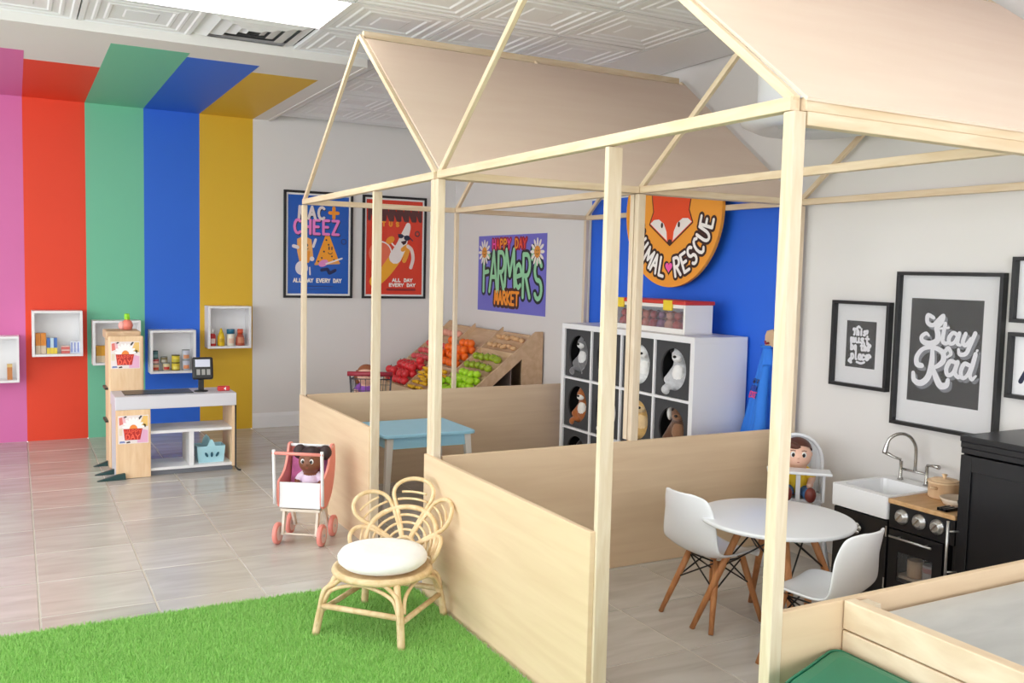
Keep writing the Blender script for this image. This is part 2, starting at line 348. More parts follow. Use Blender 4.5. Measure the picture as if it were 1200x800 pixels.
for k, (a, b) in enumerate(((.004, .075), (.08, .145), (.15, .205), (.21, .25))):
    m2 = MB()
    for s in range(4):
        def R(x, y, s=s):
            x -= G/2; y -= G/2
            for _ in range(s): x, y = -y, x
            return x+G/2, y+G/2
        q = [R(a, a)+(.02-.01*(k > 0),), R(G-a, a)+(.02-.01*(k > 0),), R(G-b, b)+(-.004,), R(b, b)+(-.004,)]
        m2.add(q, [(3, 2, 1, 0)])
    m2.build('louvre', CT, v)
MB().box(.004, G-.004, .004, G-.004, .034, .04).build('duct_plate', mat('duct_dark', (120, 120, 122), .8), v)
# round white air drum hanging over the front house
d = thing('air_drum', 'big round white drum with a flared lip hanging from the ceiling by the right wall', 'vent', (3.13, 3.02, 2.0))
MB().lathe([(.24, .10), (.25, .12), (.25, .64)], 40).build('drum', WHITE_GLOSS, d)
MB().lathe([(.17, .05), (.25, .02), (.315, .05), (.33, .075), (.325, .10), (.29, .12), (.25, .125)], 40).build('lip', WHITE_GLOSS, d)
c = MB()
for k in range(6):
    a = k*math.pi/3; c.prism([(0, 0, .04), (.16*math.cos(a), .16*math.sin(a), .04), (.16*math.cos(a+.5), .16*math.sin(a+.5), .08)], (0, 0, .008))
c.lathe([(.05, .03), (.06, .05), (.17, .09)], 24).build('vane', mat('vent_grey', (205, 207, 212), .5), d)
# ================================================================== THE PLAY HOUSES
XL, XR, XM = 1.535, 3.545, 2.54
YA, YM, YF = 5.494, 3.507, 1.54
ZT, ZE, ZA = 0.595, 1.757, 2.545
B = .031
def pbar(p, q, name, par, wd=B, h=B, m=None, up=(0, 0, 1)):
    p = Vector(p); q = Vector(q); mid = (p+q)/2; d = q-p; L = d.length
    s, u, dd = frame_from(d, up)
    # bar is modelled along local x so the grain follows its length
    o = MB().box(-L/2, L/2, -wd/2, wd/2, -h/2, h/2).build(name, m or PINE_H, par, bevel=.0025)
    o.matrix_local = Matrix(((dd.x, -s.x, u.x, mid.x), (dd.y, -s.y, u.y, mid.y), (dd.z, -s.z, u.z, mid.z), (0, 0, 0, 1)))
    return o
def panel(name, par, a, b, z0, z1, th=.018):
    """plywood sheet on edge from a to b, centred on that line"""
    a = Vector(a+(0,)); b = Vector(b+(0,)); d = b-a; L = d.length; ang = math.atan2(d.y, d.x); mid = (a+b)/2
    o = MB().box(-L/2, L/2, -th/2, th/2, z0, z1).build(name, PLY, par, (mid.x, mid.y, 0), ang, bevel=.002); return o
def house(name, label, y0, y1, posts, walls, front_second, mids):
    t = thing(name, label, 'playhouse', (XL, y0, 0)); o = Vector((XL, y0, 0)); W = XR-XL; D = y1-y0
    zt = ZE+.018
    for px, py, wx, wy, z0 in posts: MB().box(-wx/2, wx/2, -wy/2, wy/2, z0, ZE-.018).build('post', PINE, t, (px, py, 0), bevel=.0025)
    # top frame
    for x in (0, W/2, W): pbar((x, 0, ZE), (x, D, ZE), 'eave_beam', t)
    for y in (0, D):
        for a, b in ((.018, W/2-.018), (W/2+.018, W-.018)): pbar((a, y, ZE), (b, y, ZE), 'cross_beam', t)
    if front_second: pbar((.024, 0, ZE-B), (W-.024, 0, ZE-B), 'cross_beam', t)
    # rafters, ridge and the plywood slope facing the room
    for x in (0, W/2, W):
        pbar((x, 0.0, ZE+.008), (x, D/2-.01, ZA-.024), 'rafter', t, .02, .022)
        pbar((x, D, ZE+.008), (x, D/2+.01, ZA-.024), 'rafter', t, .02, .024)
    pbar((.015, D/2, ZA-.012), (W-.015, D/2, ZA-.012), 'ridge_beam', t, .03, .034)
    dy, dz = D/2, ZA-ZE-.032; L = math.hypot(dy, dz); ny, nz = -dz/L, dy/L
    off = .0115; k0, k1 = -.014, .955
    p = [(x, dy*k+ny*off, ZE+.008+dz*k+nz*off) for x, k in ((.012, k0), (W-.0, k0), (W-.0, k1), (.012, k1))]
    c = sum((Vector(q) for q in p), Vector())/4
    MB().prism([Vector(q)-c for q in p], (0, ny*.008, nz*.008)).build('roof_panel', PLYROOF, t, c)
    for a, b, z0, z1 in walls: panel('half_wall_panel', t, (a[0]-XL, a[1]-y0), (b[0]-XL, b[1]-y0), z0, z1)
    return t
W = XR-XL
yA = YM+.019; yB = YM-.019
DA = YA-yA; DB = yB-YF
rear = house('playhouse', 'rear open timber-frame playhouse with plywood half walls around the blue table', yA, YA,
    [(0, DA, .03, .03, 0), (0, 0, .034, .034, 0), (W/2, DA, .026, .026, ZT), (W, DA, .028, .028, 0), (W/2, 0, .04, .03, ZT), (W, 0, .04, .03, 0), (.008, 4.25-yA, .044, .02, 0)],
    [((XL-.012, 4.25), (XL-.012, YA+.012), 0, ZT), ((XL+.022, YA), (XR-.02, YA), 0, ZT)], False, True)
front = house('playhouse', 'front open timber-frame playhouse with plywood half walls around the round white table', YF, yB,
    [(0, 0, .036, .034, 0), (0, DB, .034, .034, 0), (W/2, DB, .04, .03, ZT), (W, DB, .04, .03, 0), (.012, 2.262-YF, .05, .02, 0), (W, 0, .036, .036, 0)],
    [((XL-.022, 2.262), (XL-.022, YM+.03), 0, ZT+.004), ((XL+.026, YM-.026), (XR-.022, YM-.026), 0, ZT), ((XL+.024, YF), (XR-.024, YF), 0, ZT)], True, True)
# low plank pen in front, and the green cushion outside it
pen = thing('plank_pen', 'low pen of stacked pale planks in the right foreground against the front half wall', 'pen', (1.775, 0.2, 0))
PEN = wood('pen_plank', (242, 220, 190), (228, 200, 168), (2.5, 8, 8), 3)
L = YF-.012-.2
for k in range(8):
    MB().box(-L/2, L/2, -.018, .018, 0.002, .073).build('plank', PEN, pen, (0, L/2, k*.0748), R90, bevel=.003)
MB().box(-.02, .02, -.02, .02, 0, .59).build('corner_post', PINE, pen, (.04, L-.025, 0), bevel=.002)
MB().box(.02, 1.72, 0, L-.02, .535, .553).build('table_board', wood('grey_marbled_board', (206, 204, 202), (188, 186, 184), (1.2, 4, 1), 2.5, .35), pen, bevel=.002)
gc = thing('green_cushion', 'green padded block cushion with a rounded corner beside the plank pen', 'cushion', (1.30, .75, .0285))
GREEN = mat('green_vinyl', (14, 122, 92), .45, var=.05)
rc = .09
def rsq(x0, x1, y0, y1, r, z, n=8):
    P = []
    for cx, cy, a in ((x1-r, y1-r, 0), (x0+r, y1-r, 90), (x0+r, y0+r, 180), (x1-r, y0+r, 270)):
        for i in range(n+1): t = math.radians(a+90*i/n); P.append((cx+r*math.cos(t), cy+r*math.sin(t), z))
    return P
base_ = [(0, .0), (.44, .0), (.442, .02), (.442, .74), (.44, .768), (.425, .776), (.40, .772), (.30, .735), (.18, .69), (.08, .62), (.02, .52), (0, .40)]
base_ = base_[:4]+cr(base_[3:], 4)
gx, gy = .24, .38
def ring_(ins, z): return [(x+(gx-x)*ins*2.2, y+(gy-y)*ins*1.6, z) for x, y in base_]
m2 = MB(); rows = [ring_(e_, z) for e_, z in ((0, 0), (0, .425), (.01, .446), (.035, .456), (.09, .460))]; n = len(rows[0])
for a, b in zip(rows, rows[1:]):
    for i in range(n): m2.add([a[i], a[(i+1) % n], b[(i+1) % n], b[i]], [(0, 1, 2, 3)], True)
m2.add(rows[-1], [tuple(range(n))]); m2.build('cushion_body', GREEN, gc)
MB().tube(ring_(.008, .449), .004, 6, True).build('piping', GREEN, gc)
# ================================================================== ARTIFICIAL GRASS
gt = thing('grass_rug', 'bright green artificial grass rug under the rattan chair', 'rug', (-2.0, 0.2, 0))
GX1, GY1 = 1.49+2.0, 3.52
GRASS = mat('grass_fibre', (158, 208, 112), .8, var=.25, scale=60)
MB().box(0, GX1, 0, GY1, 0.0005, .008).build('backing', mat('grass_backing', (124, 186, 84), .9, var=.2, scale=80), gt)
N = 150000
rx = np.random.uniform(1.55, GX1, N); ry = np.random.uniform(1.9, GY1, N)
# keep only the strip the camera or a neighbour position could see
ang = np.random.uniform(0, 2*np.pi, N); hh = np.random.uniform(.012, .021, N); lean = np.random.normal(0, .007, (N, 2)); wd = .0017
V = np.zeros((N, 3, 3)); cx, sx = np.cos(ang)*wd, np.sin(ang)*wd
V[:, 0] = np.stack([rx-cx, ry-sx, np.full(N, .006)], 1); V[:, 1] = np.stack([rx+cx, ry+sx, np.full(N, .006)], 1)
V[:, 2] = np.stack([np.clip(rx+lean[:, 0], None, GX1+.004), ry+lean[:, 1], .006+hh], 1)
me = bpy.data.meshes.new('grass_pile'); me.vertices.add(N*3); me.vertices.foreach_set('co', V.ravel())
me.loops.add(N*3); me.loops.foreach_set('vertex_index', np.arange(N*3, dtype=np.int32)); me.polygons.add(N)
me.polygons.foreach_set('loop_start', np.arange(0, N*3, 3, dtype=np.int32)); me.update(); me.validate(); me.materials.append(GRASS)
stuffed(link('grass_pile', me, gt))
# ================================================================== BACK WALL: cube shelves and groceries
def pm(c, r=.45): return mat('paint_%d_%d_%d_%d' % (*c, int(r*100)), c, r, var=.03)
def cube_shelf(x, z, label, cat='shelf'):
    t = thing('cube_shelf', label, cat, (x, YB-.165, z), 0, 'white cube shelves on the painted stripes'); s = .342; th = .018; dp = .163
    MB().box(0, s, 0, dp, 0, th).build('bottom_board', WHITE, t, bevel=.0015); MB().box(0, s, 0, dp, s-th, s).build('top_board', WHITE, t, bevel=.0015)
    MB().box(0, th, 0, dp, th, s-th).build('side_board', WHITE, t); MB().box(s-th, s, 0, dp, th, s-th).build('side_board', WHITE, t)
    MB().box(th, s-th, dp-.008, dp, th, s-th).build('back_board', WHITE, t); return t
SH = dict(pink=(-.322, .470), red=(.105, .657), green=(.515, .582), blue=(.926, .504), gold=(1.362, .695))
for k, n in (('pink', 'pink'), ('red', 'red'), ('green', 'green'), ('blue', 'blue'), ('gold', 'gold')):
    cube_shelf(*SH[k], 'white cube wall shelf on the %s stripe' % n)
def carton(shelf, x, w_, h, c_top, c_bot, label, split=.45, dz=0, stripe=None, y=.05, dp=.045, name='food_carton', cat='carton', group=None):
    sx, sz = SH[shelf]; t = thing(name, label, cat, (sx+x, YB-.165+y, sz+.018+dz), 0, group)
    MB().box(0, w_, 0, dp, 0, h*split).build('lower_half', pm(c_bot), t); MB().box(0, w_, 0, dp, h*split, h).build('upper_half', pm(c_top), t)
    if stripe: MB().box(w_*.3, w_*.6, -.0008, 0, h*.1, h*.92).build('printed_band', pm(stripe), t)
    return t
def can(shelf, x, r, h, c, c2, label, dz=0, y=.06, rim=(150, 152, 150)):
    sx, sz = SH[shelf]; t = thing('food_can', label, 'can', (sx+x, YB-.165+y, sz+.018+dz), 0, 'play food cans on the blue stripe shelf' if shelf == 'blue' else None)
    MB().lathe([(r*.97, .002), (r*.97, h-.002)], 18).build('can_label', pm(c), t)
    MB().lathe([(r, 0), (r, .005), (r*.95, .006)], 18).build('can_rim', pm(rim, .3), t); MB().lathe([(r*.95, h-.006), (r, h-.005), (r, h), (r*.9, h), (r*.88, h-.002)], 18).build('can_rim', pm(rim, .3), t)
    if c2:
        m = MB(); R = r*.985
        rows = [[(R*math.cos(a), R*math.sin(a), zz) for a in [math.radians(-140+100*i/8) for i in range(9)]] for zz in (h*.16, h*.52)]
        m.grid(rows).build('printed_band', pm(c2), t)
    return t
carton('pink', .262, .034, .115, (212, 178, 110), (190, 120, 60), 'tall tan carton on the pink stripe shelf', .8, name='food_carton')
for i in range(2): carton('red', .024+i*.036, .034, .155, (232, 144, 40), (226, 206, 180), ('leftmost' if i == 0 else 'second from left')+' orange and cream carton on the red stripe shelf', .4)
for i, nm in enumerate(('left', 'middle', 'right')): carton('red', .099+i*.024, .022, .118, (60, 110, 190) if i % 2 == 0 else (200, 224, 240), (238, 210, 70), nm+' one of three slim blue and yellow cartons on the red stripe shelf', .38)
for k in range(4): carton('red', .196, .058, .0145, (214, 108, 100) if k % 2 == 0 else (228, 200, 190), (206, 92, 88), ['lowest flat red tin of the stack', 'second flat pale tin from the bottom of the stack', 'third flat red tin from the bottom of the stack', 'topmost flat pale tin of the stack'][k]+' on the red stripe shelf', .4, k*.0146, name='flat_tin', cat='tin')
for i, nm in enumerate(('left', 'middle', 'right')): carton('red', .258+i*.0225, .021, .09, (226, 232, 244), (212, 220, 240), nm+' of three white milk cartons with blue band on the red stripe shelf', .4, stripe=(70, 96, 190), name='milk_carton')
for i in range(2): carton('green', .026+i*.034, .032, .128, (226, 164, 44), (228, 210, 180), ('left' if i == 0 else 'right')+' orange and cream carton on the green stripe shelf', .4)
can('blue', .045, .026, .056, (240, 206, 170), (214, 80, 60), 'spotted cream can, bottom of the left stack on the blue stripe shelf')
can('blue', .045, .026, .042, (198, 84, 84), (240, 190, 180), 'low red can in the middle of the left stack on the blue stripe shelf', .056)
can('blue', .043, .022, .062, (84, 124, 130), (130, 164, 168), 'grey teal can on top of the left stack on the blue stripe shelf', .098, rim=(60, 80, 84))
can('blue', .125, .028, .062, (232, 216, 170), (196, 60, 50), 'cream and red can under the olive can on the blue stripe shelf')
can('blue', .108, .027, .05, (126, 116, 82), (190, 186, 172), 'olive can on top of the cream and red can on the blue stripe shelf', .062)
can('blue', .196, .032, .062, (226, 204, 60), (236, 220, 100), 'lower yellow can on the blue stripe shelf', rim=(110, 100, 40))
can('blue', .196, .032, .06, (232, 212, 70), (200, 190, 60), 'upper yellow can on the blue stripe shelf', .062, rim=(110, 100, 40))
can('blue', .274, .029, .082, (196, 200, 214), (226, 146, 96), 'lower grey and orange can at the right end of the blue stripe shelf')
can('blue', .274, .029, .082, (206, 210, 222), (220, 150, 104), 'upper grey and orange can at the right end of the blue stripe shelf', .082)
def bottle(x, prof, c, cap, label, name, face=None):
    sx, sz = SH['gold']; t = thing(name, label, 'bottle' if name != 'sauce_jar' else 'jar', (sx+x, YB-.165+.06, sz+.018), 0, 'play sauce bottles on the gold stripe shelf')
    MB().lathe(prof, 20).build('bottle_body' if name != 'sauce_jar' else 'jar_body', pm(c, .3), t)
    MB().lathe(cap[0], 20).build('cap' if name != 'sauce_jar' else 'lid', pm(cap[1], .35), t)
    if face:
        r, z0, z1, fc = face; m = MB(); m.grid([[(r*math.cos(a), r*math.sin(a), zz) for a in [math.radians(-130+80*i/8) for i in range(9)]] for zz in (z0, z1)]).build('front_label', pm(fc), t)
bottle(.046, [(.024, 0), (.025, .004), (.025, .085), (.014, .1)], (200, 48, 44), ([(.014, .1), (.014, .13), (.008, .138)], (240, 236, 232)), 'red sauce bottle with a white cap on the gold stripe shelf', 'sauce_bottle', (.0255, .02, .06, (236, 214, 206)))
bottle(.112, [(.027, 0), (.029, .005), (.028, .07), (.02, .1), (.016, .108)], (238, 200, 28), ([(.016, .108), (.012, .122), (.006, .142)], (240, 204, 30)), 'yellow mustard bottle on the gold stripe shelf', 'mustard_bottle', (.0295, .03, .06, (214, 170, 20)))
bottle(.188, [(.028, 0), (.03, .005), (.03, .085), (.026, .098)], (238, 230, 212), ([(.032, .098), (.032, .132), (.03, .135)], (32, 108, 140)), 'cream jar with a teal lid on the gold stripe shelf', 'sauce_jar', (.0305, .02, .06, (232, 196, 170)))
bottle(.264, [(.036, 0), (.037, .008), (.034, .06), (.02, .098)], (176, 78, 52), ([(.02, .098), (.024, .105), (.024, .13), (.02, .136)], (214, 84, 46)), 'wide brown syrup bottle with an orange cap on the gold stripe shelf', 'syrup_bottle', (.036, .02, .07, (204, 130, 96)))
# ------------------------------------------------------------------ checkout counter
def daisy_sticker(par, x0, z0, w_, y):
    """printed card: half daisy over a red banner that reads HAPPY DAY"""
    h = w_*1.0; pl = Plane((x0, y, z0), (1, 0, 0), (0, 0, 1))
    card = MB().box(x0, x0+w_, y-.0012, y, z0, z0+h).build('printed_card', pm((238, 226, 224)), par)
    q = Plane((x0, y-.0012, z0), (1, 0, 0), (0, 0, 1)); W_ = w_
    for c, sh in (((232, 176, 206), [(.62, .02), (.98, .02), (.98, .45), (.8, .5), (.64, .3)]), ((240, 196, 112), [(.7, .62), (.98, .6), (.98, .97), (.82, .97)]), ((226, 120, 110), [(.04, .66), (.16, .7), (.14, .95), (.03, .93)]), ((240, 190, 200), [(.16, .72), (.25, .74), (.22, .97), (.15, .96)]), ((120, 136, 190), [(.04, .03), (.24, .04), (.2, .1), (.06, .1)]), ((60, 56, 60), [(.2, .9), (.3, .97), (.24, .99), (.18, .96)]), ((52, 50, 58), [(.7, .84), (.8, .97), (.74, .99), (.67, .9)]), ((52, 50, 58), [(.82, .62), (.9, .56), (.92, .66), (.85, .7)]), ((70, 52, 50), [(.26, .02), (.4, .03), (.38, .09), (.28, .07)]), ((230, 214, 190), [(.03, .3), (.14, .3), (.14, .55), (.03, .55)])):
        flat(q, [(a*W_, b*h) for a, b in sh], .0003).build('printed_shape', pm(c), card)
    m = MB()
    for k in range(9):
        a = math.radians(8+164*k/8); m2 = disc(q, (.5+.24*math.cos(a))*W_, (.55+.26*math.sin(a))*h, .13*W_, .05*W_, .0005+k*1e-5, m, 14, a)
    m.build('daisy_petals', pm((250, 248, 246)), card)
    flat(q, [((.5+.13*math.cos(t))*W_, (.52+.15*math.sin(t))*h) for t in [math.pi*i/12 for i in range(13)]], .0008).build('daisy_centre', pm((240, 140, 56)), card)
    flat(q, [(.17*W_, .53*h), (.22*W_, .13*h), (.72*W_, .13*h), (.8*W_, .53*h)], .0009).build('banner', pm((190, 34, 26)), card)
    word(q, 'HAPPY', .21*W_, .36*h, .55*W_, .13*h, .022*W_, .0012).build('lettering', pm((240, 92, 66)), card)
    word(q, 'DAY', .25*W_, .16*h, .45*W_, .16*h, .036*W_, .0012).build('lettering', pm((246, 100, 76)), card)
LGREY = mat('pale_grey_laminate', (212, 210, 217), .4, var=.01)
ct = thing('checkout_counter', 'child-size checkout counter with pale wood tower, grey top and white shelves on the tiles', 'counter', (.547, 6.23, 0))
cw, cd = .735, .33
MB().box(0, .205, 0, .03, .002, .44).build('front_panel', MAPLE, ct, bevel=.002)
daisy_sticker(ct, .012, .225, .18, 0)
MB().box(.002, .014, .03, cd, .002, .44).build('side_panel', LGREY, ct)
MB().box(-.004, cw+.008, 0, cd, .44, .524).build('counter_top', LGREY, ct, bevel=.004)
MB().box(.06, .48, .07, cd-.05, .524, .529).build('conveyor_belt', BLACK_PLASTIC, ct)
MB().box(.205, cw-.018, .02, cd-.01, .275, .293).build('shelf_board', WHITE, ct, bevel=.001)
MB().box(.205, cw-.018, .02, cd-.01, .035, .053).build('shelf_board', WHITE, ct, bevel=.001)
MB().box(.445, .475, .03, cd-.02, .053, .275).build('divider', WHITE, ct)
MB().box(cw-.018, cw, .01, cd, .03, .44).build('side_panel', MAPLE, ct)
m = MB().tube([(cw+.004, .012, .44), (cw+.004, .012, .02), (cw+.018, -.01, .006), (cw+.03, -.025, .006)], .006, 8); m.build('leg', BLACK_METAL, ct)
MB().tube([(cw+.004, cd-.01, .44), (cw+.004, cd-.01, .006)], .006, 8).build('leg', BLACK_METAL, ct)
MB().box(.21, cw-.01, .04, .06, .002, .034).build('plinth', pm((120, 122, 130)), ct)
MB().lathe([(.012, 0), (.012, .012), (.006, .016)], 14, (cw+.008, .1, .505), (1, 0, 0)).build('side_knob', BLACK_PLASTIC, ct)
FOOT = mat('dark_green_foot', (30, 66, 66), .5)
for y in (-.028, .16): MB().prism([(-.115, y, .001), (.055, y, .001), (.05, y, .04), (-.0, y, .034)], (0, .03, 0)).build('foot', FOOT, ct, bevel=.002)
# tall bagging tower behind the counter
tw = thing('display_tower', 'tall pale wood tower standing behind the left end of the checkout counter', 'tower', (.535, 6.575, 0))
MB().box(0, .218, 0, .03, .002, .885).build('front_panel', MAPLE, tw, bevel=.012)
MB().box(.004, .02, .03, .30, .002, .86).build('side_panel', MAPLE, tw); MB().box(.2, .216, .03, .30, .002, .86).build('side_panel', MAPLE, tw); MB().box(.02, .2, .28, .30, .002, .86).build('back_panel', MAPLE, tw)
MB().box(-.012, .206, .04, .30, .86, .915).build('cap', KRAFT, tw, bevel=.01)
for z in (.30, .52): MB().box(-.016, .004, .08, .26, z, z+.012).build('side_ledge', BLACK_PLASTIC, tw)
MB().prism([(-.09, .1, .001), (.0, .1, .001), (.0, .1, .034)], (0, .03, 0)).build('foot', FOOT, tw)
daisy_sticker(tw, .014, .668, .18, 0)
ra = thing('toy_radish', 'pink toy radish with lime green leaves on top of the display tower', 'toy', (.668, 6.745, .9155))
MB().lathe([(.004, 0), (.03, .003), (.038, .03), (.03, .055), (.016, .068), (.006, .072)], 18).build('root', pm((236, 132, 116)), ra)
m = MB()
for a in range(5): m.ell((.01*math.cos(a*1.26), .01*math.sin(a*1.26), .088), (.006, .014, .024), 8, 6, Matrix.Rotation(a*1.26, 3, 'Z') @ Matrix.Rotation(.4, 3, 'X'))
m.build('leaves', pm((150, 220, 50)), ra)
m = MB(); m.ell((-.035, -.01, .03), (.022, .02, .028), 10, 7); m.build('side_root', pm((244, 178, 170)), ra)
# card reader, red card, basket
cr_ = thing('card_reader', 'black toy card reader on a post on the checkout counter', 'card reader', (1.085, 6.36, .525))
MB().lathe([(.045, 0), (.045, .006), (.02, .01)], 20).build('base', BLACK_PLASTIC, cr_); MB().box(-.017, .017, -.012, .012, .008, .115).build('post', BLACK_PLASTIC, cr_, bevel=.003)
hd = MB().box(-.066, .066, -.02, .02, -.075, .075).build('reader_head', BLACK_PLASTIC, cr_, (.008, -.012, .155), (-.35, 0, -.1), bevel=.012)
MB().box(-.048, .046, -.0215, -.02, 0.005, .056).build('screen', pm((206, 208, 224), .2), hd)
for i in range(3): MB().box(-.04+i*.032, -.018+i*.032, -.023, -.02, -.05, -.012).build('key', pm((150, 148, 146)), hd)
MB().box(-.05, -.012, .02, .05, -.06, .06).build('card_slot', BLACK_PLASTIC, hd, bevel=.004)
rcd = thing('toy_card_box', 'small red box with a white arrow at the right end of the checkout counter', 'toy', (1.19, 6.33, .525))
MB().box(0, .078, 0, .04, 0, .032).build('box_body', pm((206, 52, 52)), rcd, bevel=.006)
flat(Plane((.035, -.0005, .004), (1, 0, 0), (0, 0, 1)), [(0, .012), (.016, .024), (.016, .0)], 0).build('arrow', pm((250, 246, 244)), rcd)
bk = thing('toy_basket', 'pale blue plastic shopping basket with petal cut-outs on the lowest counter shelf', 'basket', (1.048, 6.29, .0535))
BLU = mat('pale_blue_plastic', (176, 222, 234), .35)
m = MB(); a = [(.01, .012, 0), (.17, .012, 0), (.17, .13, 0), (.01, .13, 0)]; b = [(0, 0, .11), (.18, 0, .11), (.18, .142, .11), (0, .142, .11)]
m.add(a+b, [(3, 2, 1, 0), (0, 1, 5, 4), (1, 2, 6, 5), (2, 3, 7, 6), (3, 0, 4, 7)]); m.build('basket_body', BLU, bk, solid=.004)
for y in (-.002, .144):
    m = MB(); m.prism([(.06, y, .105), (.12, y, .105), (.107, y, .135), (.098, y, .152), (.09, y, .156), (.082, y, .152), (.073, y, .135)], (0, .004, 0)); m.build('handle_flap', BLU, bk, bevel=.001)
MB().tube([(.05, .1, .11), (.06, .1, .15), (.075, .1, .17), (.09, .1, .15), (.095, .1, .11)], .006, 8).build('carry_handle', BLU, bk)
for cx, an in ((.058, .5), (.092, 0), (.128, -.5)): disc(Plane((0, .003, 0), (1, 0, 0), Vector((0, -.107, 1)).normalized()), cx, .055, .0085, .018, .005, rot=an).build('petal_cutout', pm((40, 92, 112)), bk)
# ------------------------------------------------------------------ framed posters on the back wall
def poster_frame(t, w_, h, c, border=(236, 232, 230)):
    f = .02
    for a, b, z0, z1 in ((0, w_, 0, f), (0, w_, h-f, h), (0, f, f, h-f), (w_-f, w_, f, h-f)): MB().box(a, b, -.022, 0, z0, z1).build('frame_rail', BLACK_FRAME, t, bevel=.001)
    bd = MB().box(f, w_-f, -.010, -.001, f, h-f).build('white_border', pm(border), t)
    MB().box(f+.016, w_-f-.016, -.0108, -.01, f+.016, h-f-.016).build('print', mat('print_%d%d%d' % c, c, .25, var=.03), t)
    return Plane((0, -.0108, 0), (1, 0, 0), (0, 0, 1))
ORG, DKB, CRM = pm((240, 150, 40)), pm((24, 30, 60)), pm((240, 232, 224))
def put(m, name, mt, par): return m.build(name, mt, par)
P1 = thing('framed_poster', 'black-framed blue food poster, left of the two posters on the back wall', 'poster', (2.005, YB-.001, 1.105)); pw, ph = .605, .91
q = poster_frame(P1, pw, ph, (34, 92, 184))
# big block capitals
def block(q, txt, x0, y0, w_, h, par, c, shadow, wd=.6):
    cw_ = w_/len(txt)
    put(word(q, txt, x0+cw_*.17+.006, y0+h*.1-.008, w_-cw_*.34, h*.8, cw_*.30, .0003, None, .42), 'lettering_shadow', shadow, par)
    put(word(q, txt, x0+cw_*.17, y0+h*.1, w_-cw_*.34, h*.8, cw_*.27, .0009, None, .42), 'lettering', c, par)
block(q, 'MAC', .115, .665, .255, .125, P1, pm((226, 214, 214)), DKB)
put(word(q, '+', .39, .68, .09, .12, .03, .0009), 'lettering', ORG, P1)
block(q, 'CHEEZ', .075, .535, .42, .145, P1, pm((236, 130, 200)), DKB)
put(flat(q, [(.115, .5), (.17, .53), (.24, .5), (.255, .36), (.215, .3), (.135, .31), (.115, .4)], .0006), 'printed_shape', pm((240, 172, 96)), P1)
put(flat(q, [(.16, .40), (.23, .40), (.215, .30), (.14, .31)], .0009), 'printed_shape', ORG, P1)
for x, y in ((.17, .45), (.205, .45)): put(disc(q, x, y, .006, .012, .0012), 'printed_shape', DKB, P1)
put(stroke(q, arc(.187, .43, .025, .02, 200, 340, 6), .006, .0012), 'printed_shape', DKB, P1)
put(flat(q, [(.36, .535), (.40, .535), (.49, .305), (.27, .29)], .0006), 'printed_shape', pm((244, 158, 36)), P1)
put(stroke(q, [(.275, .29), (.485, .305)], .018, .0009), 'printed_shape', pm((226, 160, 88)), P1)
m = MB()
for x, y in ((.37, .5), (.39, .46), (.35, .40), (.33, .345), (.30, .315), (.42, .36), (.44, .33)): disc(q, x, y, .008, .008, .0009, m, 10)
for x in (.395, .42): disc(q, x, .43, .006, .018, .0010, m, 10)
stroke(q, arc(.405, .40, .02, .02, 200, 340, 6), .006, .0011, m); put(m, 'printed_shape', DKB, P1)
put(disc(q, .345, .30, .045, .028, .0012, rot=.4), 'printed_shape', pm((226, 140, 196)), P1)
m = MB(); stroke(q, [(.37, .295), (.44, .32), (.51, .345)], .014, .0012, m); stroke(q, [(.255, .44), (.275, .50)], .022, .0012, m); stroke(q, [(.12, .43), (.085, .44)], .03, .0012, m); stroke(q, [(.225, .26), (.228, .20)], .012, .0012, m); disc(q, .155, .255, .055, .06, .0010, m); disc(q, .245, .335, .02, .02, .0013, m)
put(m, 'printed_shape', pm((232, 222, 224)), P1)
put(stroke(q, [(.33, .24), (.38, .25), (.40, .215), (.45, .24)], .028, .0008), 'printed_shape', pm((26, 36, 84)), P1)
put(stroke(q, arc(.525, .49, .022, .022, 0, 360, 14), .007, .0008), 'printed_shape', pm((26, 44, 100)), P1)
put(word(q, 'ALL DAY EVERY DAY', .085, .135, .42, .03, .009, .0009), 'lettering', CRM, P1)
m = MB(); stroke(q, [(.19, .10), (.43, .10)], .01, .0006, m); stroke(q, [(.2, .075), (.42, .075)], .006, .0006, m); put(m, 'printed_shape', pm((28, 66, 140)), P1)
P2 = thing('framed_poster', 'black-framed red banana poster, right of the two posters on the back wall', 'poster', (2.70, YB-.001, 1.105))
q = poster_frame(P2, pw, ph, (218, 62, 40)); BRN = pm((92, 48, 48))
put(word(q, 'NNNNNNN', .06, .70, .49, .115, .03, .0006, None, .25), 'lettering', BRN, P2)
put(word(q, 'I T U S', .12, .645, .22, .035, .014, .0006), 'lettering', ORG, P2)
YEL = pm((240, 168, 40))
put(stroke(q, cr([(.12, .15), (.20, .22), (.28, .32), (.36, .44)], 6), [.105+.0006*i for i in range(19)], .0006), 'printed_shape', YEL, P2)
wb = pm((240, 228, 224)); m = MB(); stroke(q, cr([(.31, .37), (.36, .46), (.39, .54), (.42, .62), (.43, .66)], 5), [.12-.0038*i for i in range(21)], .0009, m); put(m, 'printed_shape', wb, P2)
put(stroke(q, cr([(.38, .44), (.43, .47), (.42, .40), (.395, .34)], 6), .04, .0012), 'printed_shape', pm((238, 158, 50)), P2)
put(stroke(q, cr([(.43, .47), (.465, .44), (.48, .36), (.46, .28)], 6), .032, .0013), 'printed_shape', pm((236, 214, 206)), P2)
m = MB(); disc(q, .36, .56, .026, .02, .0014, m); disc(q, .42, .545, .03, .024, .0014, m); stroke(q, [(.335, .575), (.45, .545), (.475, .52)], .009, .0015, m); put(m, 'printed_shape', DKB, P2)
put(flat(q, [(.36, .51), (.42, .525), (.41, .495), (.385, .48)], .0014), 'printed_shape', pm((60, 24, 30)), P2)
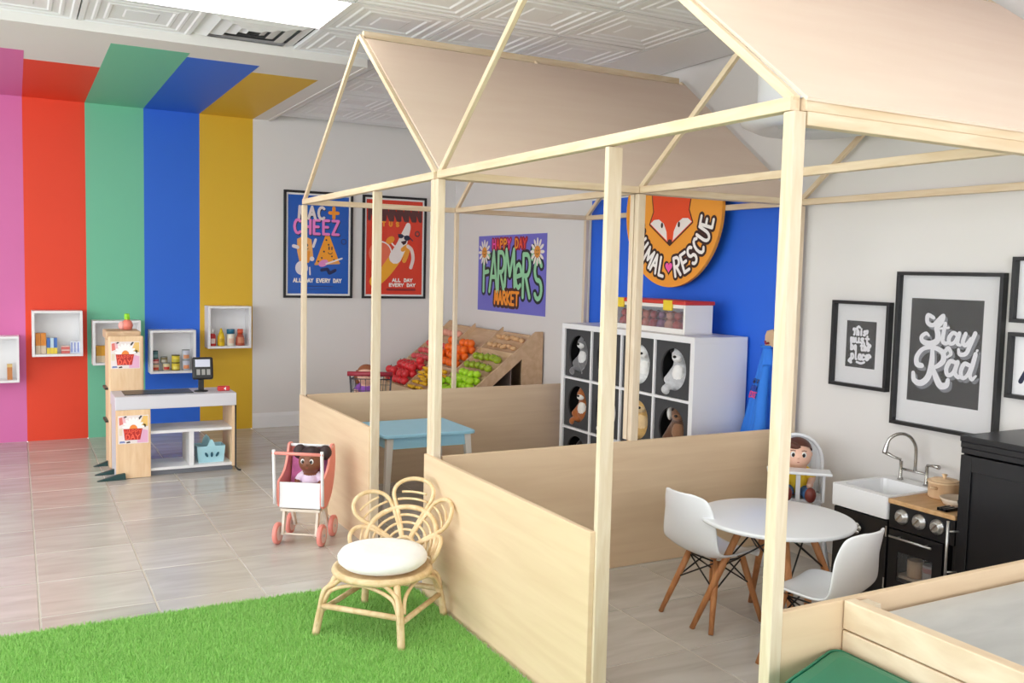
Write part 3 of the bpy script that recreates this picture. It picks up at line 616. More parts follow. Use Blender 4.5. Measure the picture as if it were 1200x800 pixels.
put(stroke(q, cr([(.36, .44), (.30, .47), (.27, .50)], 6), .014, .0012), 'printed_shape', wb, P2)
m = MB(); disc(q, .26, .52, .045, .03, .0013, m, rot=.6); put(m, 'printed_shape', ORG, P2)
m = MB(); disc(q, .17, .40, .11, .11, .0005, m); put(m, 'printed_shape', pm((230, 110, 80)), P2)
put(stroke(q, arc(.17, .40, .105, .105, -30, 90, 12), .012, .0007), 'printed_shape', wb, P2)
put(stroke(q, arc(.52, .585, .02, .022, 0, 360, 14), .012, .0006), 'printed_shape', BRN, P2)
put(word(q, 'ALL DAY', .285, .152, .19, .026, .009, .0015), 'lettering', CRM, P2); put(word(q, 'EVERY DAY', .255, .108, .25, .026, .009, .0015), 'lettering', CRM, P2)
m = MB(); stroke(q, [(.24, .08), (.5, .08)], .022, .0006, m); put(m, 'printed_shape', pm((150, 40, 36)), P2)
# ------------------------------------------------------------------ market poster on the right wall
PM_ = thing('wall_poster', 'unframed purple market poster on the white wall above the produce stand', 'poster', (XW-.0015, 7.30, 1.03), -R90); mw, mh = 1.18, .642
MB().box(0, mw, -.0015, 0, 0, mh).build('sheet', mat('purple_print', (114, 112, 206), .4, var=.03), PM_)
q = Plane((0, -.0015, 0), (1, 0, 0), (0, 0, 1)); BLKG = pm((22, 40, 44))
m1 = MB(); m2 = MB(); hs = [.27, .36, .33, .37, .26, .33, .36, .30]; x = .10
DK = MB(); GR = MB()
for i, (ch, cw_, h, y) in enumerate((('F', .12, .30, .17), ('A', .14, .34, .17), ('R', .13, .33, .17), ('M', .17, .30, .22), ('e', .12, .24, .21), ('R', .13, .34, .14), ("'", .05, .22, .28), ('S', .13, .30, .13))):
    letter(q, ch, x+cw_/2, y, cw_, h, .084, .0003+i*2e-5, DK); letter(q, ch, x+cw_/2, y, cw_, h, .037, .0015+i*2e-5, GR); x += cw_+.005
DK.build('lettering_outline', BLKG, PM_); GR.build('lettering', mat('mint_print', (150, 214, 168), .4, var=.12, scale=4), PM_)
m = MB(); word(q, 'MARKET', .33, .07, .42, .10, .075, .0010, m, .25); m.build('lettering_outline', pm((70, 34, 30)), PM_)
word(q, 'MARKET', .33, .07, .42, .10, .025, .0030, None, .25).build('lettering', pm((244, 150, 40)), PM_)
word(q, 'HAPPY DAY', .27, .535, .59, .07, .045, .0006, None, .25).build('lettering_outline', pm((150, 30, 60)), PM_)
for i, ch in enumerate('HAPPY DAY'):
    if ch != ' ': word(q, ch, .275+i*.0665, .535, .05, .07, .016, .0022).build('lettering', pm([(232, 80, 170), (232, 70, 60), (244, 150, 40), (244, 160, 40), (236, 80, 160), 0, (244, 150, 40), (236, 90, 60), (232, 70, 60)][i]), PM_)
for cx in (.12, 1.04):
    m = MB()
    for k in range(12): a = k*math.pi/6; disc(q, cx+.075*math.cos(a), .50+.075*math.sin(a), .038, .014, .0024+k*1e-5, m, 10, a)
    m.build('daisy_petals', CRM, PM_); disc(q, cx, .50, .048, .048, .0028).build('daisy_centre', pm((226, 150, 60)), PM_)
    m = MB(); disc(q, cx-.014, .51, .005, .008, .003, m, 8); disc(q, cx+.014, .51, .005, .008, .003, m, 8); stroke(q, arc(cx, .495, .02, .016, 200, 340, 6), .005, .003, m); m.build('daisy_face', pm((90, 60, 40)), PM_)
# ------------------------------------------------------------------ sloped produce stand along the right wall
ST = thing('produce_stand', 'plywood produce stand with sloping bins along the right wall behind the rear playhouse', 'stand', (2.86, 6.12, 0))
sx1, sy1 = .72, 1.60        # local x to the wall, y along it
def zs_(x): return .335+x*.80
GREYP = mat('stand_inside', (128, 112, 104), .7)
# side frames with the triangular opening
def side(y):
    m = MB()
    m.prism([(0, y, .002), (.06, y, .002), (.06, y, zs_(.06)+.05), (0, y, zs_(0)+.05)], (0, .018, 0))
    m.prism([(.06, y, .002), (sx1, y, .002), (sx1, y, .30), (.06, y, .30)], (0, .018, 0))
    m.prism([(.54, y, .30), (sx1, y, .30), (sx1, y, zs_(.66)+.05), (.655, y, zs_(.66)+.05), (.54, y, zs_(.54)+.045)], (0, .018, 0))
    m.prism([(.06, y, zs_(.06)-.06), (.54, y, zs_(.54)-.06), (.54, y, zs_(.54)+.045), (.06, y, zs_(.06)+.05)], (0, .018, 0))
    m.prism([(.06, y, .30), (.12, y, .30), (.06, y, zs_(.06)-.06)], (0, .018, 0)); return m
side(0).build('side_frame', KRAFT, ST); side(sy1-.018).build('side_frame', KRAFT, ST)
MB().prism([(.0, .018, zs_(0)), (.665, .018, zs_(.665)), (.665, .018, zs_(.665)-.014), (.0, .018, zs_(0)-.014)], (0, sy1-.036, 0)).build('sloping_tray', KRAFT, ST)
MB().box(-.014, 0, 0, sy1, .002, zs_(0)+.055).build('front_board', KRAFT, ST); MB().box(.665, .70, .018, sy1-.018, .34, zs_(.665)+.01).build('back_rail', KRAFT, ST)
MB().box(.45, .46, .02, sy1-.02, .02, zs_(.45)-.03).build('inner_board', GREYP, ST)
for y in (.55, 1.07):
    MB().prism([(.0, y, zs_(0)), (.665, y, zs_(.665)), (.665, y, zs_(.665)+.05), (.0, y, zs_(0)+.05)], (0, .014, 0)).build('bin_divider', KRAFT, ST)
for x in (.24, .46):
    for a, b in ((.018, .55), (.564, 1.07), (1.084, sy1-.018)): MB().prism([(x, a, zs_(x)), (x+.014, a, zs_(x+.014)), (x+.014, a, zs_(x)+.05), (x, a, zs_(x)+.05)], (0, b-a, 0)).build('bin_divider', KRAFT, ST)
ORD = ['first', 'second', 'third', 'fourth', 'fifth', 'sixth', 'seventh']
def produce(kind, mt, nx, ny, x0, x1, y0, y1, label, cat, group, rad, stretch=(1, 1, 1), stem=None, layers=1):
    first = None; noun = label[0]; where = label[1]
    for l in range(layers):
        for i in range(nx):
            for j in range(ny):
                if l and random.random() < .35: continue
                x = x0+(x1-x0)*(i+.5)/nx+random.uniform(-.006, .006); y = y0+(y1-y0)*(j+.5)/ny+random.uniform(-.006, .006)
                z = zs_(x)*1+rad*stretch[2]*1.30+.003+l*rad*1.62*stretch[2]
                loc = (2.86+x-rad*.4, 6.12+y, z); rz = random.uniform(-.5, .5) if kind != 'banana' else random.uniform(-.12, .12)
                lb = '%s in the %s, %s row up, %s from right%s' % (noun, where, ORD[i], ORD[j], ', on top' if l else '')
                if first is None:
                    t = thing(kind, lb, cat, loc, rz, group)
                    m = MB()
                    if kind == 'banana':
                        m.tube(cr([(-.012, -.06, .006), (.008, -.03, 0), (.012, 0, 0), (.008, .03, 0), (-.012, .06, .006)], 3), [.005]+[.011, .014, .016, .017, .018, .018, .018, .017, .016, .014, .011]+[.005], 8)
                    else: m.ell((0, 0, 0), tuple(rad*s for s in stretch), 12, 8)
                    m.build('flesh', mt, t)
                    if stem: MB().tube([(0, 0, rad*stretch[2]*.9), (.003, .002, rad*stretch[2]*1.25)] if kind != 'banana' else [(-.012, .06, .006), (-.018, .07, .01)], .003, 6).build('stem', stem, t)
                    first = t
                else:
                    t = first.copy(); COL.objects.link(t); t.location = loc; t['label'] = lb; t.rotation_euler = (random.uniform(-.4, .4), random.uniform(-.4, .4), rz*4) if kind != 'banana' else (0, random.uniform(-.3, .3), rz)
                    for ch in first.children: c = ch.copy(); COL.objects.link(c); c.parent = t
STEMM = pm((80, 66, 40))
produce('apple', mat('apple_red', (220, 52, 58), .35, var=.2), 3, 5, .02, .235, 1.10, 1.56, ('red toy apple', 'lower left bin'), 'apple', 'red apples in the lower left bin', .038, (1, 1, .92), STEMM, 2)
produce('banana', mat('banana_yellow', (238, 186, 26), .45, var=.1), 4, 3, .02, .21, .59, 1.05, ('toy banana', 'lower middle bin'), 'banana', 'bananas in the lower middle bin', .02, (1, 1, 1), STEMM, 2)
produce('lime', mat('lime_green', (176, 226, 40), .4, var=.1), 4, 6, .02, .235, .04, .53, ('toy lime', 'lower right bin'), 'lime', 'limes in the lower right bin', .03, (1, 1.2, .95), None, 2)
produce('tomato', mat('tomato_pink', (226, 92, 96), .35, var=.25), 3, 6, .26, .455, 1.09, 1.55, ('pinkish toy tomato', 'middle left bin'), 'tomato', 'tomatoes in the middle left bin', .03, (1, 1, .85), pm((70, 120, 50)))
produce('orange', mat('orange_peel', (248, 110, 24), .45, var=.1), 3, 6, .26, .455, .59, 1.05, ('toy orange', 'central bin'), 'orange', 'oranges in the middle bin', .034, (1, 1, 1), None, 2)
produce('pepper', mat('pepper_green', (150, 172, 40), .35, var=.4, scale=20), 2, 5, .28, .44, .06, .52, ('mottled toy pepper', 'middle right bin'), 'pepper', 'peppers in the middle right bin', .032, (1, 1.1, .9), pm((60, 110, 40)))
produce('potato', mat('potato_tan', (222, 176, 128), .7, var=.12), 2, 6, .49, .64, .06, .52, ('tan toy potato', 'upper right bin'), 'potato', 'potatoes in the upper right bin', .024, (1, 1.3, .8))
produce('peach', mat('peach_pink', (236, 164, 140), .6, var=.15), 1, 5, .49, .60, 1.10, 1.54, ('toy peach', 'upper left bin'), 'peach', 'peaches in the upper left bin', .03)
# ================================================================== CUBE SHELF WITH PLUSH ANIMALS
KX, KY0, KY1 = 3.2, 3.862, 5.222; kw = KY1-KY0; kd = .375; kh = 1.04
KS = thing('cube_storage', 'white cube storage unit with dark oval-hole fronts against the blue wall', 'shelving', (KX, KY1, 0), -R90)
# local frame: x runs along the front (towards the viewer's right), y runs back to the wall
KS_W = kw; bt = .034; dv = .015
MB().box(0, kw, 0, kd, kh-bt, kh).build('top_board', WHITE, KS, bevel=.0015); MB().box(0, kw, 0, kd, 0.001, bt).build('bottom_board', WHITE, KS, bevel=.0015)
for x in (0, kw-bt): MB().box(x, x+bt, 0, kd, bt, kh-bt).build('side_board', WHITE, KS, bevel=.001)
cwid = (kw-2*bt-3*dv)/4; chh = (kh-2*bt-2*dv)/3
for k in range(3): x = bt+cwid*(k+1)+dv*k; MB().box(x, x+dv, 0.001, kd-.002, bt, kh-bt).build('upright_divider', WHITE, KS)
for k in range(2):
    z = bt+chh*(k+1)+dv*k
    for i in range(4): x = bt+(cwid+dv)*i; MB().box(x, x+cwid, .001, kd-.002, z, z+dv).build('shelf_board', WHITE, KS)
MB().box(bt, kw-bt, kd-.006, kd-.001, bt, kh-bt).build('back_board', mat('dark_back', (40, 40, 42), .8), KS)
FELT = mat('charcoal_insert', (62, 62, 64), .8, var=.05, scale=40); DARK = mat('dark_inside', (18, 18, 19), .9)
ip = MB(); th = .012; hx, hz, n = cwid/2-.002, chh/2-.002, 40
outer = []; inner = []
for k in range(n):
    a = 2*math.pi*k/n+math.pi/4; c, s = math.cos(a), math.sin(a); sc = 1/max(abs(c), abs(s))
    outer.append((c*sc*hx, s*sc*hz)); inner.append((.112*c, .118*s))
vs = [(x, 0, z) for x, z in outer]+[(x, 0, z) for x, z in inner]+[(x, th, z) for x, z in inner]+[(x, th, z) for x, z in outer]
fs = []
for k in range(n):
    j = (k+1) % n; fs += [(k, j, n+j, n+k), (n+k, n+j, 2*n+j, 2*n+k), (2*n+k, 2*n+j, 3*n+j, 3*n+k)]
ip.add(vs, fs)
def cell_xz(i, r): return bt+(cwid+dv)*i+cwid/2, bt+(chh+dv)*r+chh/2
first = None
for i in range(4):
    for r in range(3):
        cx, cz = cell_xz(i, r)
        li = MB(); hx_, hz_, e_ = cwid/2-.001, chh/2-.001, .006
        for A_ in ((-hx_, -hx_+e_, -hz_, hz_), (hx_-e_, hx_, -hz_, hz_), (-hx_+e_, hx_-e_, -hz_, -hz_+e_), (-hx_+e_, hx_-e_, hz_-e_, hz_)): li.box(A_[0], A_[1], .026, kd-.02, A_[2], A_[3])
        li.box(-hx_+e_, hx_-e_, kd-.026, kd-.02, -hz_+e_, hz_-e_).build('felt_liner', DARK, KS, (cx, 0, cz))  # felt coloured near-black here, shade of the cell put into its colour
        if first is None: first = ip.build('hole_front', FELT, KS, (cx, .012, cz)); o = first
        else: o = first.copy(); COL.objects.link(o); o.location = (cx, .012, cz)
def plush(i, r, label, body, face, extra=(), look=0.0, dz=0.0, sc=1.0, name='plush_animal', ear='pointed', nose=(20, 18, 18), patch=None, pear=None):
    """sitting soft toy inside a cell, facing out through the oval hole"""
    cx, cz = cell_xz(i, r); loc = Matrix.Translation((KX, KY1, 0)) @ Matrix.Rotation(-R90, 4, 'Z') @ Vector((cx-.022, .112, bt+(chh+dv)*r+.009))
    t = thing(name, label, 'plush toy', loc, -R90+look, 'plush animals in the cube storage'); s = sc
    fur = mat('fur_%d_%d_%d' % body, body, .95, var=.25, scale=60, sheen=.4, bump=.4); fur2 = mat('fur_%d_%d_%d' % face, face, .95, var=.1, scale=60, sheen=.4, bump=.4)
    hz_ = .195*s+dz
    balls = limb((0, 0, .06*s), (0, 0, .13*s+dz*.7), .062*s, .05*s, 4)+[(0, -.01, hz_, .058*s), (0, -.045*s, hz_-.012*s, .034*s)]
    for sg in (-1, 1): balls += limb((sg*.045*s, 0, .12*s+dz*.6), (sg*.06*s, -.05*s, .07*s), .02*s, .02*s, 4)+limb((sg*.04*s, -.02*s, .03*s), (sg*.05*s, -.075*s, .026*s), .027*s, .024*s, 4)
    metabody('body', balls, fur, t, .009)
    m = MB(); m.ell((0, -.055*s, hz_-.018*s), (.03*s, .032*s, .022*s), 12, 8); m.ell((0, -.047*s, .10*s+dz*.5), (.036*s, .022*s, .05*s), 12, 8); m.build('muzzle', fur2, t)
    MB().ell((0, -.088*s, hz_-.012*s), (.009*s, .007*s, .007*s), 10, 6).build('nose', pm(nose, .3), t)
    for sg in (-1, 1):
        MB().ell((sg*.026*s, -.060*s, hz_+.012*s), .0075*s, 10, 6).build('eye', pm((16, 14, 14), .15), t)
        if ear == 'pointed': MB().lathe([(.022*s, 0), (.015*s, .02*s), (.002*s, .042*s)], 10, (sg*.04*s, -.005, hz_+.04*s), (sg*.35, 0, 1)).build('ear', mat('fur_%d_%d_%d' % (pear or body), pear or body, .95, var=.2, scale=60), t)
        elif ear == 'round': MB().ell((sg*.05*s, -.005, hz_+.045*s), (.02*s, .01*s, .02*s), 10, 7).build('ear', mat('fur_%d_%d_%d' % (pear or body), pear or body, .95, var=.2, scale=60), t)
        else: MB().ell((sg*.062*s, -.012, hz_-.005), (.014*s, .022*s, .042*s), 10, 7).build('ear', mat('fur_%d_%d_%d' % (pear or face), pear or face, .95, var=.1, scale=60), t)
    if patch:
        for sg in (-1, 1): MB().ell((sg*.037*s, -.036*s, hz_+.014*s), (.021*s, .024*s, .022*s), 10, 7).build('eye_patch', mat('fur_%d_%d_%d' % patch, patch, .95, var=.2), t)
    return t
plush(0, 2, 'grey and white plush husky behind the top left oval hole', (118, 116, 118), (226, 224, 222), look=.15, sc=1.15)
plush(0, 1, 'russet and white plush fox in the leftmost column of the middle row', (168, 96, 46), (240, 234, 226), look=.25, sc=1.1)
plush(0, 0, 'dark plush bear deep inside the bottom left cell', (44, 34, 30), (70, 54, 46), ear='round')
plush(1, 2, 'dark brown plush otter behind the second oval hole of the top row', (72, 50, 44), (96, 70, 60), ear='round')
plush(1, 1, 'white and grey plush rabbit behind the second oval hole of the middle row', (206, 200, 198), (238, 234, 230), ear='flop', pear=(150, 146, 146), sc=1.1)
plush(1, 0, 'black plush cat in the second cell of the bottom row', (30, 28, 30), (60, 56, 58))
plush(2, 2, 'black and white plush panda behind the third oval hole of the top row', (238, 236, 232), (244, 242, 238), ear='round', pear=(24, 22, 22), patch=(24, 22, 22), look=.4, sc=1.15)
plush(2, 1, 'tan plush lion behind the third oval hole of the middle row', (212, 170, 104), (232, 200, 150), ear='round', look=.4, sc=1.2)
plush(2, 0, 'grey plush mouse in the third cell of the bottom row', (120, 116, 116), (170, 166, 166), ear='round')
plush(3, 2, 'pale grey plush lemur with black eye patches behind the top right oval hole', (196, 196, 198), (240, 238, 236), ear='round', pear=(30, 28, 30), patch=(26, 24, 26), look=.3, sc=1.2)
plush(3, 1, 'brown plush dog with a white ear behind the right oval hole of the middle row', (104, 70, 48), (150, 108, 78), ear='flop', pear=(236, 232, 226), look=.5, sc=1.2)
plush(3, 0, 'brown plush monkey in the bottom right cell', (92, 64, 46), (186, 150, 116), ear='round')
# clear toy bin on top
TB = thing('toy_bin', 'clear plastic toy bin with red lid and yellow latches on the cube storage', 'bin', (3.275, 4.755, kh+.001), -R90)
bw, bd, bh = .71, .20, .165; WB = mat('bin_white', (238, 234, 228), .4, var=.01); CLR = glass('clear_plastic', (240, 242, 246), .08, .93)
m = MB().box(0, bw, 0, bd, 0, .006); m.build('bin_floor', WB, TB)
for x in (0, bw-.016): MB().box(x, x+.016, 0, bd, .006, bh).build('end_wall', WB, TB, bevel=.003)
MB().box(.016, bw-.016, bd-.005, bd, .006, bh).build('back_wall', WB, TB); MB().box(.016, bw-.016, 0, .004, .03, bh-.02).build('clear_window', CLR, TB)
MB().box(.016, bw-.016, -.001, .006, .006, .03).build('front_rail', WB, TB); MB().box(.016, bw-.016, -.001, .006, bh-.02, bh).build('front_rail', WB, TB)
MB().box(-.008, bw+.008, -.008, bd+.008, bh, bh+.022).build('lid', pm((206, 56, 46)), TB, bevel=.005)
for x in (.06, .53): MB().box(x, x+.075, -.016, -.002, bh-.035, bh+.024).build('latch', pm((240, 208, 50)), TB, bevel=.003)
cols = [(206, 80, 60), (170, 60, 80), (120, 70, 90), (220, 120, 90), (180, 60, 60), (150, 90, 120), (220, 150, 120)]
for k in range(18):
    c = cols[k % 7]; x = .06+.6*(k % 9)/8; y = .055+.085*(k//9)
    loc = Matrix.Translation((3.275, 4.755, kh+.001)) @ Matrix.Rotation(-R90, 4, 'Z') @ Vector((x, y, .041))
    t = MB().ell((0, 0, 0), (.034, .034, .034), 10, 7).ell((.0, 0, .055), (.024, .024, .024), 8, 6).build('toy_figure', pm(c), None, loc, random.uniform(0, 3))
    tag(t, '%s toy figure, %s from the left in the %s row inside the clear bin' % (['red', 'crimson', 'plum', 'coral', 'dark red', 'mauve', 'peach'][k % 7], ['first', 'second', 'third', 'fourth', 'fifth', 'sixth', 'seventh', 'eighth', 'ninth'][k % 9], ['front', 'back'][k//9]), 'toy', 'toy figures in the clear bin')
# ------------------------------------------------------------------ round fox sign
FS = thing('round_sign', 'round orange fox sign hung in front of the royal blue wall', 'sign', (XR-.0165, 4.50, 1.760), -R90)
RS = .462
MB().lathe([(RS, 0), (RS, .022)], 72, (0, 0, 0), (0, -1, 0), False).build('sign_board', [mat('amber_print', (246, 162, 50), .5, var=.02)], FS)
q = Plane((0, -.0222, 0), (1, 0, 0), (0, 0, 1)); INK = pm((52, 22, 16))
fox = [(-.20, .26), (-.185, .08), (-.168, .0), (-.205, -.075), (0, -.205), (.205, -.075), (.168, .0), (.185, .08), (.20, .26), (.11, .20), (0, .18), (-.11, .20)]
put(stroke(q, fox+[fox[0]], .016, .0004), 'fox_outline', INK, FS); flat(q, fox, .0007).build('fox_face', pm((238, 78, 28)), FS)
for s in (-1, 1):
    ck = [(s*.2, -.072), (s*.165, -.05), (s*.115, -.048), (s*.065, -.075), (s*.035, -.125), (s*.028, -.178), (s*.012, -.19)]
    flat(q, ck, .0010).build('fox_cheek', pm((244, 236, 230)), FS); disc(q, s*.082, -.085, .0115, .017, .0013).build('fox_eye', INK, FS)
disc(q, 0, -.188, .022, .016, .0014).build('fox_nose', INK, FS)
def ring_word(txt, a0, a1, r, h, wd, k, mb, top=False):
    n = len(txt)
    for i, ch in enumerate(txt):
        a = math.radians(a0+(a1-a0)*i/(n-1)); cx, cy = r*math.cos(a), r*math.sin(a); rot = a+R90 if not top else a-R90
        cwd = (.022 if ch == 'I' else .075 if ch == 'M' else .058)
        c, s = math.cos(rot), math.sin(rot); letter(q, ch, cx+s*h/2*1, cy-c*h/2, cwd, h, wd, k+i*2e-5, mb, rot)
for wd, k, mt, nm in ((.052, .0005, INK, 'lettering_outline'), (.02, .0017, pm((250, 246, 240)), 'lettering')):
    m = MB(); ring_word('ANIMAL', 196, 259, .345, .11, wd, k, m); ring_word('RESCUE', 283, 347, .345, .11, wd, k, m); m.build(nm, mt, FS)
def heart(s, cx, cy): return [(cx+s*.0625*(16*math.sin(t)**3)/1.0, cy+s*.0625*(13*math.cos(t)-5*math.cos(2*t)-2*math.cos(3*t)-math.cos(4*t))) for t in [2*math.pi*i/24 for i in range(24)]]
hm = lambda s, k: flat(q, [(x, y) for x, y in heart(s, 0, -.34)], k)
hm(.05, .0006).build('heart_outline', INK, FS); hm(.034, .0019).build('heart', pm((246, 96, 176)), FS)
# ------------------------------------------------------------------ wooden peg and blue smock
HK = thing('wall_peg', 'small wooden house-shaped peg on the blue wall', 'hook', (XW-.0075, 3.715, 1.0), -R90)
MB().prism([(0, 0, 0), (.075, 0, 0), (.08, 0, .075), (.05, 0, .095), (.012, 0, .085), (0, 0, .06)], (0, -.03, 0)).build('peg_block', KRAFT, HK, bevel=.003)
MB().tube([(.03, -.03, .02), (.03, -.05, .018), (.03, -.056, .032)], .006, 8).build('peg_pin', pm((150, 40, 60)), HK)
SM = thing('hanging_smock', 'child-size blue smock hanging from the wooden peg', 'smock', (XW-.0075, 3.70, .30), -R90)
CL = mat('blue_smock_cloth', (44, 124, 226), .75, var=.06, scale=6)
def smock(u, v_):
    half = .030+.185*v_**1.05; fold = (.020*math.sin(u*9+1.2)+.010*math.sin(u*17+v_*2))*v_
    return Vector((u*half-.03*v_, -.018-(.020+.075*v_)*max(0, math.cos(u*1.45))-fold*.8, .70*(1-v_)))
m = MB(); m.grid([[smock(-1+2*j/40, i/18) for j in range(41)] for i in range(19)]); m.build('smock_body', CL, SM, solid=.004, sub=1)
sl = cr([(.035, -.055, .60), (.06, -.10, .46), (.075, -.125, .28), (.07, -.125, .12)], 6)
MB().tube(sl, [.022+.018*i/(len(sl)-1) for i in range(len(sl))], 12).build('sleeve', CL, SM)
MB().tube([(.032*math.cos(a), -.028-.016*math.sin(a)*1.2, .70) for a in [2*math.pi*i/14 for i in range(14)]], .008, 6, True).build('collar', CL, SM)
class Cloth(Plane):
    """print that follows the cloth: x across, y up, in metres from a spot on the left breast"""
    def __init__(self): self.n = Vector((0, -1, 0))
    def p(self, x, y, k=0.0): v_ = .40-y/.70; return smock(-.80+x/(.030+.185*v_**1.05), v_)+Vector((-.2, -1, 0)).normalized()*(k+.006)
q2 = Cloth()
word(q2, 'RESCUE', 0, 0, .082, .03, .007, .004).build('lettering', pm((226, 70, 140)), SM); word(q2, 'ANIMAL', 0, .038, .075, .026, .007, .004).build('lettering', pm((20, 60, 160)), SM)
m = MB()
for cx in (.022, .058):
    disc(q2, cx, .085, .010, .009, .004, m)
    for dx in (-.010, 0, .010): disc(q2, cx+dx, .101-abs(dx)*.4, .004, .005, .0042, m, 8)
m.build('paw_print', pm((16, 30, 80)), SM)
# ================================================================== FRAMED LETTERING ON THE RIGHT WALL
def framed(label, yL, yR, z0, z1, art=None, fw=.016, dp=.034):
    t = thing('framed_print', label, 'picture', (XW-.0005, yL, z0), -R90); w_ = yL-yR; h = z1-z0
    for a, b, c, d in ((0, w_, 0, fw), (0, w_, h-fw, h), (0, fw, fw, h-fw), (w_-fw, w_, fw, h-fw)): MB().box(a, b, -dp, 0, c, d).build('frame_rail', BLACK_FRAME, t, bevel=.001)
    mt = MB().box(fw, w_-fw, -.006, 0, fw, h-fw).build('mat_board', mat('mat_board', (236, 234, 236), .6, var=.01), t)
    if art:
        a, b, c, d = art; MB().box(a, b, -.0068, -.006, c, d).build('black_print', mat('black_print', (40, 39, 42), .25, var=.08), t)
        MB().box(fw, w_-fw, -.0125, -.0115, fw, h-fw).build('glazing', glass('picture_glass', (250, 250, 250), .04, .965), t)
        return t, Plane((a, -.0068, c), (1, 0, 0), (0, 0, 1)), b-a, d-c
    return t
INKW = pm((240, 238, 244)); SHD = pm((120, 120, 128))
t, q, aw, ah = framed('tall black-framed print with white script on black, larger of the two above the toy sink', 2.893, 2.372, .712, 1.412, (.068, .424, .117, .582))
def script(t, q, S, sx, sy, ox, oy, fat, sh=(.012, -.012)):
    for dx, dy, k, mt, nm in ((sh[0], sh[1], .0003, SHD, 'lettering_shadow'), (0, 0, .0012, INKW, 'lettering')):
        m = MB()
        for n_, (pts, ws) in enumerate(S):
            P = cr([(x, y, w_) for (x, y), w_ in zip(pts, ws)], 6)
            stroke(q, [(ox+x*sx+dx, oy+y*sy+dy) for x, y, w_ in P], [w_*fat for x, y, w_ in P], k+n_*4e-5, m)
        m.build(nm, mt, t)
# coordinates read as fractions of the printed sheet (x right, y up)
STAY = [([(.33, .82), (.25, .84), (.25, .77), (.33, .75), (.42, .82), (.46, .84), (.44, .78), (.38, .73), (.40, .66), (.39, .60), (.30, .57), (.20, .585), (.18, .63), (.24, .665), (.28, .645)], [.05, .06, .06, .06, .06, .06, .06, .075, .085, .09, .08, .07, .06, .05, .03]),
 ([(.49, .77), (.47, .66), (.47, .60), (.52, .585), (.55, .61)], [.055, .06, .06, .05, .03]), ([(.42, .72), (.54, .735)], [.03, .03]),
 ([(.66, .67), (.60, .69), (.55, .64), (.56, .59), (.62, .60), (.67, .68)], [.05, .055, .06, .055, .05, .05]), ([(.68, .69), (.66, .60), (.70, .58)], [.055, .055, .04]),
 ([(.76, .69), (.73, .61), (.77, .585), (.83, .65)], [.055, .06, .055, .045]), ([(.88, .70), (.83, .60), (.78, .51), (.70, .495), (.68, .54)], [.06, .06, .06, .055, .04])]
RAD = [([(.34, .52), (.34, .40), (.30, .26), (.20, .19), (.10, .21), (.08, .28)], [.06, .085, .09, .085, .075, .06]),
 ([(.20, .36), (.13, .37), (.12, .44), (.20, .52), (.34, .545), (.48, .51), (.50, .43), (.42, .37), (.34, .35)], [.07, .08, .07, .06, .06, .075, .08, .06, .04]),
 ([(.50, .50), (.56, .55), (.60, .50), (.55, .465)], [.05, .06, .05, .03]),
 ([(.36, .35), (.42, .25), (.48, .19), (.56, .20), (.58, .25)], [.06, .09, .095, .08, .06]),
 ([(.68, .42), (.60, .43), (.55, .36), (.57, .30), (.64, .32), (.69, .42)], [.055, .06, .065, .06, .055, .05]), ([(.70, .43), (.67, .33), (.72, .29), (.75, .32)], [.06, .06, .055, .03]),
 ([(.86, .41), (.79, .42), (.75, .35), (.77, .29), (.83, .31), (.88, .40)], [.055, .06, .06, .055, .05, .045]), ([(.93, .52), (.90, .42), (.87, .33), (.90, .285), (.95, .32)], [.06, .065, .06, .05, .03]), ([(.945, .55), (.95, .555)], [.035, .035])]
script(t, q, STAY, aw*1.05, ah, -.005, 0, .33); script(t, q, [(p, w_) for p, w_ in RAD], aw, ah, .0, -.004, .33)
t, q, aw, ah = framed('small black-framed print with four lines of white script on black', 3.265, 2.925, .85, 1.268, (.076, .252, .096, .322))
LINES = [('This', .22, .70, .46, .13), ('must', .14, .54, .66, .13), ('be the', .16, .38, .66, .13), ('place', .18, .18, .62, .15)]
LG = {'T': [[(0, .8), (.1, 1), (.5, .95), (1, 1)], [(.55, .95), (.5, .1), (.3, 0)]], 'h': [[(.15, 1.2), (.15, 0)], [(.15, .4), (.5, .7), (.8, .5), (.8, 0)]], 'i': [[(.5, .7), (.5, 0)], [(.5, 1), (.52, 1)]], 's': [[(.8, .65), (.4, .7), (.25, .5), (.75, .25), (.5, 0), (.1, .05)]], 'm': [[(.05, .7), (.05, 0)], [(.05, .5), (.3, .7), (.48, .5), (.48, 0)], [(.48, .5), (.75, .7), (.95, .5), (.95, 0)]], 'u': [[(.1, .7), (.15, .1), (.5, 0), (.85, .2), (.85, .7)], [(.85, .3), (.95, 0)]], 't': [[(.5, 1.1), (.5, .1), (.8, 0)], [(.15, .7), (.9, .7)]], 'b': [[(.1, 1.2), (.1, 0)], [(.1, .1), (.6, 0), (.9, .35), (.6, .68), (.1, .55)]], 'e': [[(.15, .35), (.85, .4), (.6, .72), (.2, .55), (.15, .2), (.5, 0), (.9, .12)]], 'p': [[(.1, .7), (.1, -.5), (-.2, -.45)], [(.1, .6), (.6, .72), (.9, .35), (.6, 0), (.1, .1)]], 'l': [[(.4, 1.2), (.4, .1), (.7, 0)]], 'a': [[(.85, .6), (.4, .72), (.1, .35), (.4, 0), (.85, .2)], [(.85, .7), (.85, .05), (1, 0)]], 'c': [[(.85, .6), (.4, .72), (.1, .35), (.4, 0), (.9, .1)]]}
m = MB(); kk = .0003
